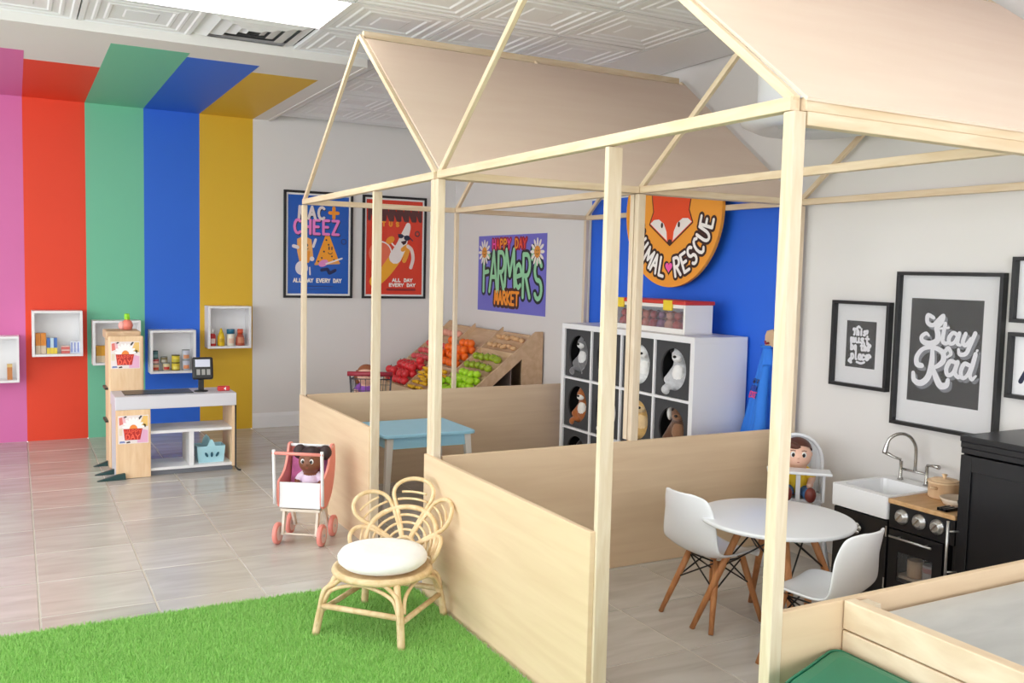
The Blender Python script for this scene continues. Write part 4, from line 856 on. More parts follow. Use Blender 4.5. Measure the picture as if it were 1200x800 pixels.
for txt, x, y, w_, h in LINES:
    n_ = len(txt); cw_ = w_/n_
    for i, ch in enumerate(txt):
        if ch == ' ': continue
        for st in LG[ch]:
            P = cr(st, 4) if len(st) > 2 else st
            stroke(q, [((x+cw_*(i+.1+.8*px))*aw, (y+py*h)*ah) for px, py in P], .011, kk, m); kk += 2e-5
for pts in ([(.36, .80), (.40, .88), (.46, .86)], [(.62, .78), (.72, .80), (.70, .74)], [(.72, .52), (.84, .50), (.80, .44)], [(.2, .20), (.12, .13), (.22, .10)], [(.4, .12), (.55, .10), (.66, .13)], [(.78, .22), (.86, .26), (.8, .30)]):
    stroke(q, [(x*aw, y*ah) for x, y in cr(pts, 5)], .011, kk, m); kk += 2e-5
m.build('lettering', INKW, t)
framed('upper of the two black frames cut off by the right edge of the picture', 2.340, 2.00, 1.212, 1.478)
t = framed('lower of the two black frames cut off by the right edge of the picture', 2.340, 2.00, .904, 1.172)
stroke(Plane((0, -.006, 0), (1, 0, 0), (0, 0, 1)), [(.05, .07), (.075, .12), (.11, .15)], .02, .0004).build('printed_mark', DKB, t)
# ================================================================== TOY KITCHEN ALONG THE RIGHT WALL
def kit(name, label, yl, cat): return thing(name, label, cat, (3.2, yl, 0), -R90)
KD = .375
SK = kit('sink_cabinet', 'black toy sink cabinet with a white apron basin', 2.868, 'cabinet'); sw = .293
MB().box(0, .016, .012, KD, .002, .372).build('side_panel', BLACK, SK); MB().box(sw-.016, sw, .012, KD, .002, .372).build('side_panel', BLACK, SK)
MB().box(.016, sw-.016, KD-.012, KD, .002, .372).build('back_panel', BLACK, SK); MB().box(.016, sw-.016, .03, KD-.012, .002, .02).build('bottom_panel', BLACK, SK)
dr = MB().box(.004, sw-.004, 0, .014, .02, .365).build('door', BLACK, SK, bevel=.002)
m = MB()
for a in (-.012, .012): m.ell((.145+a, -.010, .302), (.011, .010, .014), 10, 7)
m.ell((.145, -.012, .317), (.012, .008, .01), 10, 7); m.ell((.145, -.012, .285), (.014, .008, .009), 10, 7); m.build('latch_handle', CHROME, dr)
for z in (.08, .30): MB().box(sw-.010, sw-.004, -.003, 0, z, z+.045).build('hinge', STEEL, dr)
m = MB(); o_ = rsq(-.003, sw-.001, -.012, KD, .008, 0, 2); n = len(o_); i_ = rsq(.02, sw-.02, .03, KD-.085, .02, 0, 2); i2 = rsq(.03, sw-.03, .04, KD-.095, .02, 0, 2)
rows = [[(x, y, .375) for x, y, z in o_], [(x, y, .47) for x, y, z in o_], [(x, y, .47) for x, y, z in i_], [(x, y, .395) for x, y, z in i2]]
for a, b in zip(rows, rows[1:]):
    for k in range(n): m.add([a[k], a[(k+1) % n], b[(k+1) % n], b[k]], [(0, 1, 2, 3)])
m.add(rows[-1], [tuple(range(n))]); m.build('basin', mat('white_sink', (240, 240, 242), .2, var=.01), SK)
MB().lathe([(.014, 0), (.014, .002), (.006, .001)], 14, (sw/2, .16, .3955)).build('drain', STEEL, SK)
fz = .471; fy = KD-.045; FA = thing('toy_faucet', 'brushed metal gooseneck bridge faucet on the white toy sink', 'faucet', (3.2+fy, 2.868, .471), -R90)
for x in (.08, .215): MB().tube([(x, 0, 0), (x, 0, .012), (x, 0, .085)], [.014, .008, .008], 12).build('tap_post', CHROME, FA)
MB().tube([(.08, 0, .05), (.215, 0, .05)], .006, 10).build('bridge', CHROME, FA)
sp = [(.155, 0, .05), (.155, 0, .14), (.154, -.006, .17)]+[(.155-.008*i, -.012-.105*(1-math.cos(math.pi*i/8))/2, .175+.045*math.sin(math.pi*i/8)) for i in range(1, 8)]+[(.092, -.12, .16), (.09, -.125, .13)]
sp = cr(sp, 3); MB().tube(sp, [.0075]*(len(sp)-6)+[.0075, .009, .0105, .011, .0115, .0115], 10).build('spout', CHROME, FA)
MB().tube([(.08, 0, .09), (.05, -.02, .10), (.012, -.035, .118)], [.006, .007, .010], 8).build('lever', CHROME, FA); MB().tube([(.215, 0, .09), (.25, -.015, .096), (.29, -.02, .097)], [.006, .007, .010], 8).build('lever', CHROME, FA)
SV = kit('toy_stove', 'black toy stove with an oak top, three silver knobs and an oven window', 2.573, 'stove'); vw = .308
for x in (0, vw-.014): MB().box(x, x+.014, .012, KD, .002, .445).build('side_panel', BLACK, SV)
MB().box(.014, vw-.014, KD-.012, KD, .002, .445).build('back_panel', BLACK, SV); MB().box(.014, vw-.014, .03, KD-.012, .002, .02).build('bottom_panel', BLACK, SV)
MB().box(-.001, vw+.001, -.008, KD, .447, .466).build('oak_top', OAKTOP, SV, bevel=.003)
MB().box(.002, vw-.002, 0, .014, .345, .444).build('control_panel', BLACK, SV, bevel=.002)
for x in (.065, .148, .23):
    k = MB().lathe([(.031, 0), (.031, .006), (.024, .009), (.021, .02), (.017, .022)], 24, (x, 0, .402), (0, -1, 0)).build('knob', STEEL, SV)
    MB().bar((x-.012, -.0225, .388), (x+.012, -.0225, .416), .006, .004, (0, -1, 0)).build('pointer', CHROME, k)
dr = MB(); a0, a1, z0, z1 = .05, .205, .13, .255
for A_, B_, C_, D_ in ((.006, vw-.05, z1, .34), (.006, vw-.05, .02, z0), (.006, a0, z0, z1), (a1+.01, vw-.05, z0, z1)): dr.box(A_, B_, 0, .014, C_, D_)
dr = dr.build('oven_door', BLACK, SV)
MB().tube([(.025, -.024, .315), (.225, -.024, .315)], .005, 8).build('towel_bar', STEEL, dr)
for x in (.06, .19): MB().tube([(x, 0, .315), (x, -.024, .315)], .004, 8).build('bar_stud', STEEL, dr)
MB().box(a0, a1+.01, .004, .006, z0, z1).build('oven_glass', glass('oven_glass', (236, 236, 238), .05, .95), dr)
m = MB().box(.03, .25, .02, .2, .140, .150); m.build('oven_shelf', PINE, SV)
for z in (.29,): MB().box(vw-.034, vw-.026, -.004, 0, .24, .29).build('hinge', STEEL, SV)
MB().box(.014, .03, .02, .3, .02, .34).build('oven_wall', DARK, SV); MB().box(.25, .262, .02, .3, .02, .34).build('oven_wall', DARK, SV); MB().box(.03, .25, .30, .312, .02, .34).build('oven_back', DARK, SV)
def kp(x, y, z): return Matrix.Translation((3.2, 2.573, 0)) @ Matrix.Rotation(-R90, 4, 'Z') @ Vector((x, y, z))
t = thing('wooden_cup', 'plain wooden cup on the shelf behind the oven window', 'cup', kp(.095, .06, .151)); MB().lathe([(.03, 0), (.032, .004), (.032, .07), (.027, .07), (.026, .01)], 20).build('cup_body', MAPLE, t)
t = thing('food_jar', 'wooden jar with a pink band beside the cup behind the oven window', 'jar', kp(.165, .06, .151)); MB().lathe([(.028, 0), (.03, .004), (.03, .065), (.026, .07)], 20).build('jar_body', pm((200, 190, 180)), t); MB().lathe([(.0305, .04), (.0305, .06)], 20).build('jar_band', pm((206, 150, 140)), t)
pot = thing('toy_pot', 'pale wooden toy pot standing at the back of the oak stove top', 'pot', kp(.085, .225, .467))
MB().lathe([(.058, 0), (.062, .004), (.062, .06), (.066, .062), (.066, .07), (.058, .07), (.056, .008)], 28).build('pot_body', MAPLE, pot); MB().lathe([(.06, .071), (.05, .077), (.008, .08), (.008, .092), (.012, .097), (.004, .1)], 28).build('pot_lid', MAPLE, pot)
for s in (-1, 1): MB().tube([(s*.06, -.012, .045), (s*.085, 0, .048), (s*.06, .012, .045)], .005, 8).build('pot_handle', MAPLE, pot)
pan = thing('toy_pan', 'pale frying pan with a black handle on the oak stove top', 'pan', kp(.20, .16, .467), .3)
MB().lathe([(.05, 0), (.055, .002), (.07, .028), (.066, .03), (.05, .006)], 28).build('pan_body', mat('pan_beige', (226, 206, 184), .4), pan)
MB().tube([(-.055, -.02, .026), (-.09, -.045, .03), (-.13, -.06, .022)], [.008, .008, .010], 8).build('pan_handle', BLACK_PLASTIC, pan)
tv = thing('trivet', 'black trivet on the front of the oak stove top', 'trivet', kp(.24, .05, .467)); m = MB()
for k in range(3): m.box(-.04, .03, -.02+k*.018, -.012+k*.018, 0, .012)
m.box(-.04, -.032, -.02, .024, 0, .010); m.box(.022, .03, -.02, .024, 0, .010); m.build('trivet_grid', BLACK_PLASTIC, tv)
FR = kit('toy_fridge', 'black toy refrigerator with a stepped top at the right edge of the picture', 2.259, 'refrigerator'); rw = .33
for x in (0, rw-.014): MB().box(x, x+.014, .016, KD, .002, .72).build('side_panel', BLACK, FR)
MB().box(.014, rw-.014, KD-.012, KD, .002, .72).build('back_panel', BLACK, FR); MB().box(.014, rw-.014, .02, KD-.012, .002, .03).build('bottom_panel', BLACK, FR)
for k, (e_, z0, z1) in enumerate(((.002, .715, .738), (.008, .738, .762), (.014, .762, .786))): MB().box(-.0 if k < 3 else 0, rw+e_, -e_, KD, z0, z1).build('cornice', BLACK, FR, bevel=.003)
d_ = MB().box(.004, rw-.022, 0, .012, .01, .71)
for A_, B_, C_, D_ in ((.004, .05, .01, .71), (rw-.06, rw-.022, .01, .71), (.05, rw-.06, .65, .71), (.05, rw-.06, .01, .07)): d_.box(A_, B_, -.008, 0, C_, D_)
d_ = d_.build('door', BLACK, FR, bevel=.0015)
MB().tube([(-.006, -.045, .21), (-.006, -.045, .45)], .006, 10).build('bar_handle', STEEL, d_)
for z in (.25, .41): MB().tube([(-.006, -.045, z), (.014, -.006, z)], .004, 8).build('handle_stud', STEEL, d_)
for z in (.2, .56): MB().box(rw-.022, rw-.014, -.006, .004, z, z+.05).build('hinge', STEEL, FR)
# ================================================================== DOLLS
def doll(name, label, loc, rotz, skin, hair, s=1.0, style='short', top=None, topname='shirt', legs=None, shoes=None, ll=1.0):
    """sitting toy doll facing local -y; loc is the seat point"""
    t = thing(name, label, 'doll', loc, rotz); sk = mat('doll_skin_%d_%d_%d' % skin, skin, .45, var=.02); hr = mat('doll_hair_%d_%d_%d' % hair, hair, .55, var=.2, scale=50)
    hz = .165*s
    balls = limb((0, 0, .03*s), (0, .004*s, .10*s), .036*s, .03*s, 5)+[(0, .002*s, .118*s, .02*s), (0, -.002*s, hz, .05*s), (0, -.012*s, hz-.012*s, .046*s)]
    for g in (-1, 1):
        balls += limb((g*.03*s, .004*s, .102*s), (g*.056*s, -.012*s, .07*s), .014*s, .013*s, 5)+limb((g*.056*s, -.012*s, .07*s), (g*.046*s, -.055*s, .055*s), .013*s, .012*s, 5)+[(g*.045*s, -.066*s, .056*s, .013*s)]
        balls += limb((g*.022*s, 0, .022*s), (g*.036*s, -.06*s*ll, .024*s), .02*s, .017*s, 5)+limb((g*.036*s, -.06*s*ll, .024*s), (g*.042*s, -.115*s*ll, .018*s), .017*s, .014*s, 5)+[(g*.043*s, -.124*s*ll, .026*s, .016*s)]
    metabody('body', balls, sk, t, .0065*s)
    fy = -.0575*s
    for g in (-1, 1):
        MB().ell((g*.02*s, fy+.004*s, hz+.002*s), (.0095*s, .005*s, .0115*s), 12, 8).build('eye_white', pm((246, 244, 242), .2), t)
        MB().ell((g*.0195*s, fy+.0005*s, hz+.001*s), (.006*s, .0035*s, .008*s), 12, 8).build('pupil', pm((34, 24, 22), .15), t)
        MB().tube([(g*.011*s, fy+.003*s, hz+.0165*s), (g*.02*s, fy+.002*s, hz+.019*s), (g*.029*s, fy+.007*s, hz+.016*s)], .0014*s, 6).build('eyebrow', hr, t)
        MB().ell((g*.05*s, .002*s, hz-.004*s), (.006*s, .009*s, .011*s), 8, 6).build('ear', sk, t)
    MB().ell((0, fy-.003*s, hz-.012*s), (.005*s, .005*s, .004*s), 8, 6).build('nose', sk, t)
    MB().tube([(-.011*s, fy+.005*s, hz-.024*s), (0, fy+.0015*s, hz-.027*s), (.011*s, fy+.005*s, hz-.024*s)], .0016*s, 6).build('mouth', pm((170, 70, 70)), t)
    m = MB(); c = (0, .006*s, hz+.006*s); m.ell(c, (.056*s, .056*s, .054*s), 18, 10, Matrix.Rotation(-.42, 3, 'X'), zlo=.12)
    m.ell((0, .026*s, hz-.004*s), (.05*s, .036*s, .046*s), 16, 9)
    if style == 'short': m.ell((-.02*s, -.035*s, hz+.034*s), (.036*s, .02*s, .014*s), 12, 7, Matrix.Rotation(.35, 3, 'Y'))
    if style == 'puffs':
        for g in (-1, 1): m.ell((g*.058*s, .022*s, hz+.03*s), (.03*s, .03*s, .034*s), 14, 9)
    if style == 'long':
        for g in (-1, 1): m.tube(cr([(g*.045*s, .0, hz+.02*s), (g*.056*s, .004*s, hz-.02*s), (g*.05*s, .01*s, hz-.055*s)], 4), [.016*s]*8+[.008*s], 8)
    m.build('hair', hr, t)
    if top:
        m = MB(); m.lathe([(.05*s, .018*s), (.052*s, .03*s), (.045*s, .06*s), (.037*s, .09*s), (.03*s, .108*s), (.02*s, .114*s)], 18, (0, .003*s, 0))
        for g in (-1, 1): m.tube([(g*.026*s, .004*s, .104*s), (g*.046*s, -.004*s, .085*s), (g*.056*s, -.012*s, .07*s)], [.017*s, .019*s, .018*s], 10)
        m.build(topname, mat('cloth_%d_%d_%d' % top, top, .8, var=.06), t)
    if legs:
        m = MB()
        for g in (-1, 1): m.tube([(g*.018*s, .004*s, .024*s), (g*.036*s, -.06*s, .025*s), (g*.041*s, -.10*s, .02*s)], [.024*s, .022*s, .02*s], 10)
        m.build('trousers', mat('cloth_%d_%d_%d' % legs, legs, .8, var=.06), t)
    if shoes:
        for g in (-1, 1): MB().ell((g*.043*s, -.125*s, .03*s), (.021*s, .02*s, .029*s), 12, 8).build('shoe', pm(shoes), t)
    return t
# ================================================================== DOLL PRAM
PK = mat('coral_paint', (238, 146, 134), .4, var=.02); PW = mat('pram_white', (240, 238, 240), .35, var=.01)
PRX, PRY, PRA = 1.215, 4.405, -.60
PR = thing('doll_pram', 'coral pink and white wooden doll pram on the tiles beside the rear playhouse', 'pram', (PRX, PRY, 0), PRA)
def pl(x, y, z): return Matrix.Translation((PRX, PRY, 0)) @ Matrix.Rotation(PRA, 4, 'Z') @ Vector((x, y, z))
side_ = [(-.0, .205), (.0, .31), (.05, .335), (.10, .37), (.135, .43), (.15, .475), (.185, .48), (.205, .46), (.215, .39), (.20, .31), (.16, .235), (.10, .19), (.04, .18)]
side_ = [(y, z) for y, z in cr(side_, 3, True)]
for x in (-.115, .103): MB().prism([(x, y, z) for y, z in side_], (.012, 0, 0)).build('side_panel', PK, PR, bevel=.0015)
MB().box(-.103, .103, 0.002, .014, .185, .312).build('end_board', PW, PR, bevel=.0015)
MB().prism([(-.103, .155, .24), (-.103, .20, .33), (-.103, .19, .465), (-.103, .178, .465), (-.103, .188, .33), (-.103, .146, .246)], (.206, 0, 0)).build('back_board', PK, PR)
MB().box(-.103, .103, .014, .165, .196, .206).build('floor_board', PW, PR)
MB().tube([(-.115, .168, .468), (.115, .168, .468)], .008, 8).build('hood_bar', PW, PR)
for x in (-.121, .121): MB().tube([(x, -.012, .205), (x, -.02, .33), (x, -.03, .46), (x, -.03, .478)], [.008, .008, .0085, .008], 10).build('handle_upright', PW, PR)
MB().tube([(-.128, -.03, .462), (.128, -.03, .462)], .008, 10).build('handle_bar', PK, PR)
AXL = mat('pram_cream', (226, 212, 196), .5)
for x in (-.085, .085):
    MB().prism([(x-.006, .02, .185), (x-.006, .06, .185), (x-.006, .018, .05), (x-.006, -.006, .05)], (.012, 0, 0)).build('leg_strut', AXL, PR)
    MB().prism([(x-.006, .10, .19), (x-.006, .14, .205), (x-.006, .20, .05), (x-.006, .175, .05)], (.012, 0, 0)).build('leg_strut', AXL, PR)
MB().box(-.1, .1, .01, .15, .165, .178).build('chassis_board', AXL, PR)
for y in (.005, .19):
    MB().tube([(-.118, y, .054), (.118, y, .054)], .005, 8).build('axle', AXL, PR)
    for x in (-.112, .112):
        w_ = MB().lathe([(.030, -.011), (.05, -.011), (.054, -.007), (.054, .007), (.05, .011), (.030, .011)], 28, (x, y, .0545), (1, 0, 0)).build('wheel', PK, PR)
        MB().lathe([(.036, -.0125), (.038, -.009), (.038, .009), (.036, .0125)], 24, (x, y, .0545), (1, 0, 0)).build('wheel_disc', mat('wheel_pale', (240, 206, 200), .5), w_)
        MB().lathe([(.007, -.016), (.007, .016)], 12, (x, y, .0545), (1, 0, 0)).build('hub_cap', STEEL, w_)
bl = thing('doll_blanket', 'pink and lilac patterned blanket lining the doll pram', 'blanket', pl(0, 0, 0), PRA)
rows = []
for i in range(9):
    v_ = i/8; y, z = .030+.125*min(1, v_*1.6)+max(0, v_-.62)*.06, .212+max(0, v_-.5)*.44
    rows.append([((j/10-.5)*.196, y+.004*math.sin(j*1.7+i), z+.006*math.sin(j*2.3+i*1.1)+(abs(j/10-.5)*.05)) for j in range(11)])
MB().grid(rows).build('blanket_cloth', mat('pink_print_cloth', (226, 120, 176), .8, var=.5, scale=26), bl, solid=.004, sub=1)
doll('doll', 'brown-skinned doll with dark hair puffs and lilac dress in the coral pram', pl(.02, .112, .222), PRA, (128, 78, 54), (52, 34, 36), 1.12, 'puffs', (236, 214, 236), 'dress', ll=.45)
# ================================================================== RATTAN PETAL CHAIR
RX, RY, RA = 1.220, 3.255, -.845
RC = thing('rattan_chair', 'child-size rattan chair with petal back on the grass rug', 'chair', (RX, RY, .008), RA)
SH_, SR = .222, .178
def sr_(x, y): return (x, y)
FLx, FLy = .17, -.175
for sx in (-1, 1):
    for sy in (-1, 1):
        MB().tube(cr([(sx*.125, sy*.125, SH_-.005), (sx*.14, sy*.145, SH_-.05), (sx*.16, sy*.165, .12), (sx*.178, sy*.185, 0)], 5), [.013]*8+[.0145]*8, 10).build('leg', RATTAN, RC)
        MB().tube(cr([(sx*.085, sy*.155, SH_-.004), (sx*.125, sy*.15, SH_-.035), (sx*.155, sy*.172, .16), (sx*.172, sy*.186, .03)], 5), .0085, 8).build('leg_binding', RATTAN, RC)
for sx in (-1, 1): MB().tube([(sx*.165, -.172, .09), (sx*.165, .172, .09)], .011, 10).build('stretcher', RATTAN, RC)
for sy in (-1, 1): MB().tube([(-.165, sy*.172, .11), (.165, sy*.172, .11)], .011, 10).build('stretcher', RATTAN, RC)
for a in range(4):
    c, s = math.cos(a*R90), math.sin(a*R90); P = [(-.155, -.172, .12), (-.13, -.162, .165), (-.07, -.155, .19), (0, -.152, .20), (.07, -.155, .19), (.13, -.162, .165), (.155, -.172, .12)]
    MB().tube(cr([(x*c-y*s, x*s+y*c, z) for x, y, z in P], 5), .0075, 8).build('arch_brace', RATTAN, RC)
MB().tube([(SR*math.cos(t), SR*math.sin(t), SH_) for t in [2*math.pi*i/40 for i in range(40)]], .014, 10, True).build('seat_ring', RATTAN, RC)
MB().lathe([(SR-.008, -.003), (SR-.008, .003)], 36, (0, 0, SH_+.004)).build('seat_weave', RATTAN, RC)
def bowl(u, w_):
    """fan coordinates: u along the back, w up; wrapped round the seat and leaning outwards"""
    R_ = SR*.98+.42*max(0, w_)+.06*abs(u); th = u/(SR*1.02); return (R_*math.sin(th), R_*math.cos(th), SH_+.015+w_*.95)
def fan(r, deg): a = math.radians(deg); return bowl(r*math.cos(a)*.92, r*math.sin(a))
TOPR = [.235, .272, .285, .272, .235]; CEN = [14, 52, 90, 128, 166]; HW = 18
for k, (cd_, tr) in enumerate(zip(CEN, TOPR)):
    P = []
    for i in range(25):
        t = i/24*2-1; al = abs(t); sg = 1 if t > 0 else -1
        if al > .42: r = .05+(tr-.075-.05)*((1-al)/.58); d_ = cd_+sg*HW*.94
        else:
            f_ = al/.42*R90; r = tr-.075+.075*math.cos(f_); d_ = cd_+sg*HW*.94*math.sin(f_)
        P.append(fan(max(r, .05), d_))
    MB().tube(cr(P, 2), .0085, 10).build('petal', RATTAN, RC)
    for r in (.205, .232) if k not in (0, 4) else (.19,):
        h_ = HW*(.80 if r < .22 else .55)
        MB().tube([fan(r, cd_-h_+2*h_*i/8) for i in range(9)], .005, 8).build('petal_bar', RATTAN, RC)
for r, w_ in ((.055, .009), (.085, .0055), (.113, .0055), (.142, .0055), (.172, .0105)):
    MB().tube([fan(r, 4+172*i/40) for i in range(41)], w_, 8).build('back_arc', RATTAN, RC)
cu = thing('seat_cushion', 'round white fleece cushion on the rattan chair', 'cushion', (RX, RY, .008+SH_+.0155), RA)
m = MB(); prof = [(.10, .0), (.15, .004), (.168, .02), (.17, .038), (.158, .056), (.12, .066), (.06, .064), (.0, .06)]
m.lathe(prof, 36); m.build('cushion_body', mat('white_fleece', (240, 238, 238), .95, var=.04, scale=30, sheen=.5, bump=.3), cu)
# ================================================================== ROUND TABLE AND SHELL CHAIRS
cyw, syw = math.cos(YAW), math.sin(YAW)
TCX, TCY = cyw*1.035+syw*3.50, -syw*1.035+cyw*3.50
def strut_mb(*segs):
    m = MB()
    for a, b in segs: m.tube([a, b], .0035, 6)
    return m
RT = thing('round_table', 'child-size round white table with wooden dowel legs in the front playhouse', 'table', (TCX, TCY, 0), -YAW)
MB().lathe([(.28, .432), (.292, .436), (.297, .444), (.294, .45), (.286, .452), (.0, .452)], 56).build('tabletop', WHITE_GLOSS, RT)
lp = []
for k in range(4):
    c, s = math.cos(k*R90), math.sin(k*R90); a = (.12*c, .12*s, .432); b = (.308*c, .308*s, 0); lp.append((Vector(a), Vector(b)))
    MB().tube([b, Vector(b).lerp(Vector(a), .5), a], [.0105, .0135, .0145], 12).build('leg', BEECH, RT)
sg = []
for k in range(4):
    a, b = lp[k]; a2, b2 = lp[(k+1) % 4]; sg += [(a.lerp(b, .03), a2.lerp(b2, .42)), (a2.lerp(b2, .03), a.lerp(b, .42))]
strut_mb(*sg).build('wire_brace', BLACK_METAL, RT)
MB().lathe([(.10, .424), (.14, .424), (.14, .432), (.10, .432)], 24).build('under_ring', BLACK_METAL, RT)
SHELL = None
def shell_chair(name, label, x, y, rz):
    """faces local -y"""
    t = thing(name, label, 'chair', (x, y, 0), rz, None)
    prof = [(-.145, .256, .112), (-.141, .271, .125), (-.11, .276, .142), (-.05, .270, .15), (.02, .267, .155), (.075, .272, .157), (.115, .292, .156), (.140, .328, .153), (.157, .38, .148), (.172, .435, .140), (.185, .482, .130), (.194, .512, .116), (.199, .529, .094), (.201, .536, .055)]
    prof = cr(prof, 2); rows = []
    for i, (yy, zz, hw) in enumerate(prof):
        f_ = i/(len(prof)-1); row = []
        lift = .035*math.sin(min(1, f_/.6)*math.pi)**1 if f_ < .6 else 0; fwd = .045*min(1, max(0, (f_-.45)/.25))*(1-max(0, (f_-.85)/.15)*.7)
        for j in range(15):
            u = -1+2*j/14; row.append((u*hw, yy-fwd*abs(u)**2.2, zz+lift*abs(u)**2.4))
        rows.append(row)
    MB().grid(rows).build('seat_shell', WHITE_GLOSS, t, solid=.009, sub=1)
    lp = []
    for sx, sy in ((-1, -1), (1, -1), (1, 1), (-1, 1)):
        a = Vector((sx*.075, sy*.07-.02, .258)); b = Vector((sx*.142, sy*.14-.005, 0)); lp.append((a, b)); MB().tube([b, b.lerp(a, .5), a], [.0095, .0125, .0135], 12).build('leg', BEECH, t)
    sg = []
    for k in range(4):
        a, b = lp[k]; a2, b2 = lp[(k+1) % 4]; sg += [(a.lerp(b, .02), a2.lerp(b2, .42)), (a2.lerp(b2, .02), a.lerp(b, .42))]
        sg.append((a.lerp(b, .02), a2.lerp(b2, .02)))
    strut_mb(*sg).build('wire_brace', BLACK_METAL, t); return t
shell_chair('shell_chair', 'white shell chair with dowel legs at the far left side of the round table', 2.45, 2.80, R90+.08)
shell_chair('shell_chair', 'white shell chair seen from behind, nearest the toy kitchen and plank pen', 2.475, 2.258, -2.95)
# ------------------------------------------------------------------ white high chair with doll
HX, HY, HA = 3.295, 3.185, -.72
HC = thing('doll_high_chair', 'white wooden doll high chair with an arched back beside the toy sink', 'high chair', (HX, HY, 0), HA)
def hl(x, y, z): return Matrix.Translation((HX, HY, 0)) @ Matrix.Rotation(HA, 4, 'Z') @ Vector((x, y, z))
ar = [(-.115, .33), (-.122, .45)]+[(-.122*math.cos(math.pi*i/14), .483+.128*math.sin(math.pi*i/14)) for i in range(15)]+[(.122, .45), (.115, .33)]
MB().prism([(x, .09, z) for x, z in ar], (0, .014, 0)).build('back_panel', WHITE_GLOSS, HC, bevel=.003)
MB().tube([(x, .088, z) for x, z in ar], .009, 8).build('back_rim', WHITE_GLOSS, HC)
for k in range(-4, 5):
    x = k*.024; top = .483+math.sqrt(max(0, .112**2-x*x)); MB().box(x-.004, x+.004, .084, .09, .335, top).build('back_slat', WHITE_GLOSS, HC)
MB().box(-.115, .115, -.075, .10, .315, .330).build('seat', WHITE_GLOSS, HC, bevel=.003)
MB().box(-.145, .145, -.165, -.055, .462, .476).build('tray', WHITE_GLOSS, HC, bevel=.006)
for s in (-1, 1): MB().prism([(s*.112-.006, -.12, .33), (s*.112-.006, -.07, .33), (s*.112-.006, -.07, .462), (s*.112-.006, -.12, .462)], (.012, 0, 0)).build('tray_support', WHITE_GLOSS, HC)
MB().box(-.01, .01, -.09, -.07, .33, .462).build('crotch_post', WHITE_GLOSS, HC)
for sx in (-1, 1):
    for sy in (-1, 1): MB().tube([(sx*.15, sy*.125+.01, 0), (sx*.095, sy*.07+.01, .316)], [.011, .013], 10).build('leg', WHITE_GLOSS, HC)
MB().box(-.11, .11, -.125, -.085, .14, .15).build('foot_rest', WHITE_GLOSS, HC)
doll('doll', 'doll with side-swept brown hair and yellow shirt in the white high chair', hl(0, .025, .326), HA, (240, 192, 168), (92, 52, 40), 1.25, 'short', (240, 206, 50), 'shirt', (70, 110, 160), (120, 52, 44))
# ================================================================== BLUE TABLE IN THE REAR HOUSE
BT = thing('blue_table', 'child-size light blue table with splayed white legs in the rear playhouse', 'table', (1.87, 4.30, 0))
BB = mat('sky_blue_paint', (162, 216, 240), .45, var=.03); tz = .40
BT.location = (1.80, 4.795, 0); tz = .44; tw_, td_ = .57, .50
m = MB(); R_ = [rsq(0+e_, tw_-e_, e_, td_-e_, .03, z, 4) for e_, z in ((.004, tz-.02), (0, tz-.016), (0, tz-.004), (.004, tz))]; n = len(R_[0])
for a, b in zip(R_, R_[1:]):
    for k in range(n): m.add([a[k], a[(k+1) % n], b[(k+1) % n], b[k]], [(0, 1, 2, 3)])
m.add(R_[-1], [tuple(range(n))]); m.add(R_[0], [tuple(reversed(range(n)))]); m.build('tabletop', BB, BT)
for a, b, c, d in ((.05, tw_-.05, .03, .045), (.05, tw_-.05, td_-.045, td_-.03), (.03, .045, .05, td_-.05), (tw_-.045, tw_-.03, .05, td_-.05)): MB().box(a, b, c, d, tz-.085, tz-.02).build('apron', BB, BT)
WL = mat('white_wood_leg', (232, 226, 218), .5, var=.03)
for sx in (-1, 1):
    for sy in (-1, 1):
        cx, cy = tw_/2+sx*(tw_/2-.045), td_/2+sy*(td_/2-.045); bx, by = cx+sx*.03, cy+sy*.03
        MB().hexa([(bx-.014, by-.014, 0), (bx+.014, by-.014, 0), (bx+.014, by+.014, 0), (bx-.014, by+.014, 0), (cx-.02, cy-.02, tz-.021), (cx+.02, cy-.02, tz-.021), (cx+.02, cy+.02, tz-.021), (cx-.02, cy+.02, tz-.021)]).build('leg', WL, BT, bevel=.003)
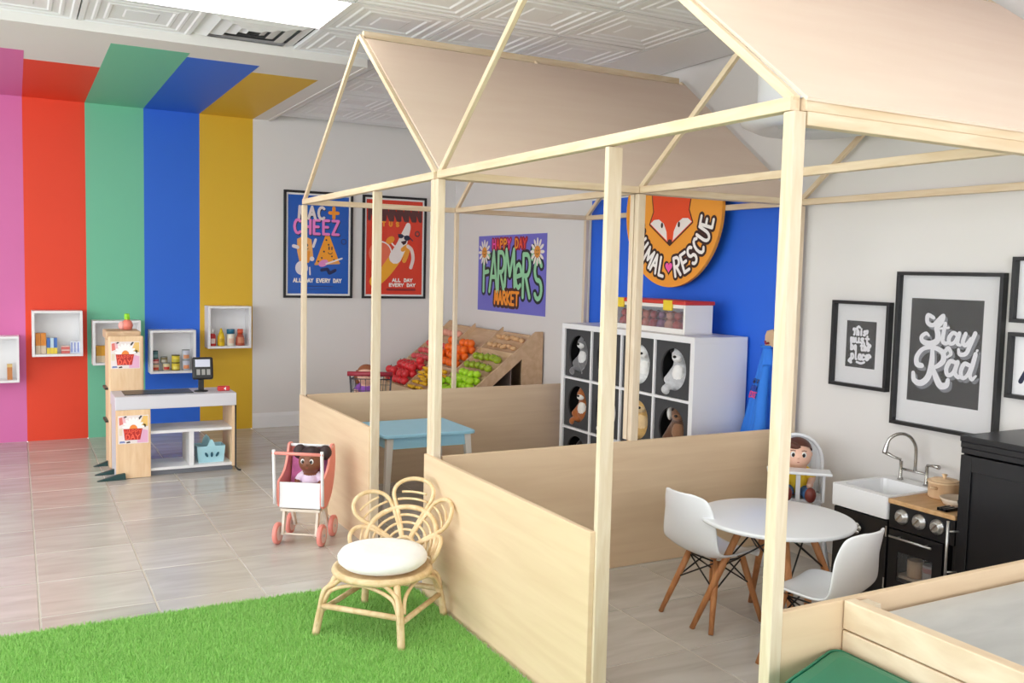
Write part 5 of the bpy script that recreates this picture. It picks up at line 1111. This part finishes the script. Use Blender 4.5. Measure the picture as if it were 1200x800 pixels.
# ================================================================== TOY SHOPPING CART WITH DOLL
SX, SY, SA = 2.15, 6.02, -.45
SCt = thing('shopping_cart', 'toy wire shopping cart with a dark red handle behind the rear playhouse', 'shopping cart', (SX, SY, 0), SA)
WR = mat('grey_wire', (84, 84, 92), .4, metal=.4); RED = mat('dark_red_plastic', (150, 40, 56), .4)
def quad(z, f_): return [(-.14*f_, .02, z), (.14*f_, .02, z), (.11*f_, .40*f_, z), (-.11*f_, .40*f_, z)]
top_, bot_ = quad(.605, 1), quad(.36, .86)
top_[2] = (.11, .40, .60); top_[3] = (-.11, .40, .60)
for nm, Q, r in (('basket_rim', top_, .005), ('basket_base', bot_, .004)): MB().tube(Q, r, 6, True).build(nm, WR, SCt)
m = MB()
for k in range(4):
    a0, a1, b0, b1 = Vector(top_[k]), Vector(top_[(k+1) % 4]), Vector(bot_[k]), Vector(bot_[(k+1) % 4]); n = 8 if k % 2 == 0 else 10
    for i in range(n): m.tube([a0.lerp(a1, i/n), b0.lerp(b1, i/n)], .0022, 5)
    for f_ in (.33, .66): m.tube([a0.lerp(b0, f_), a1.lerp(b1, f_)], .0022, 5)
for i in range(1, 8): m.tube([Vector(bot_[0]).lerp(Vector(bot_[1]), i/8), Vector(bot_[3]).lerp(Vector(bot_[2]), i/8)], .0022, 5)
m.build('wire_mesh', WR, SCt)
MB().tube([(-.155, -.015, .645), (.155, -.015, .645)], .017, 12).build('handle', RED, SCt)
for s in (-1, 1):
    MB().tube(cr([(s*.14, -.015, .642), (s*.14, .02, .60), (s*.125, .02, .36), (s*.12, .05, .12), (s*.12, .12, .08), (s*.11, .40, .075)], 4), .006, 8).build('frame_tube', WR, SCt)
    for y in (.07, .38): w_ = MB().lathe([(.028, -.009), (.032, -.006), (.032, .006), (.028, .009)], 18, (s*.115, y, .0325), (1, 0, 0)).build('wheel', BLACK_PLASTIC, SCt); MB().box(s*.115-.012, s*.115+.012, y-.006, y+.006, .03, .08).build('wheel_fork', WR, SCt)
def sl_(x, y, z): return Matrix.Translation((SX, SY, 0)) @ Matrix.Rotation(SA, 4, 'Z') @ Vector((x, y, z))
doll('doll', 'doll with auburn hair and purple dress riding in the shopping cart', sl_(-.045, .15, .425), SA-.0, (238, 190, 166), (146, 84, 52), 1.2, 'long', (156, 92, 196), 'dress')
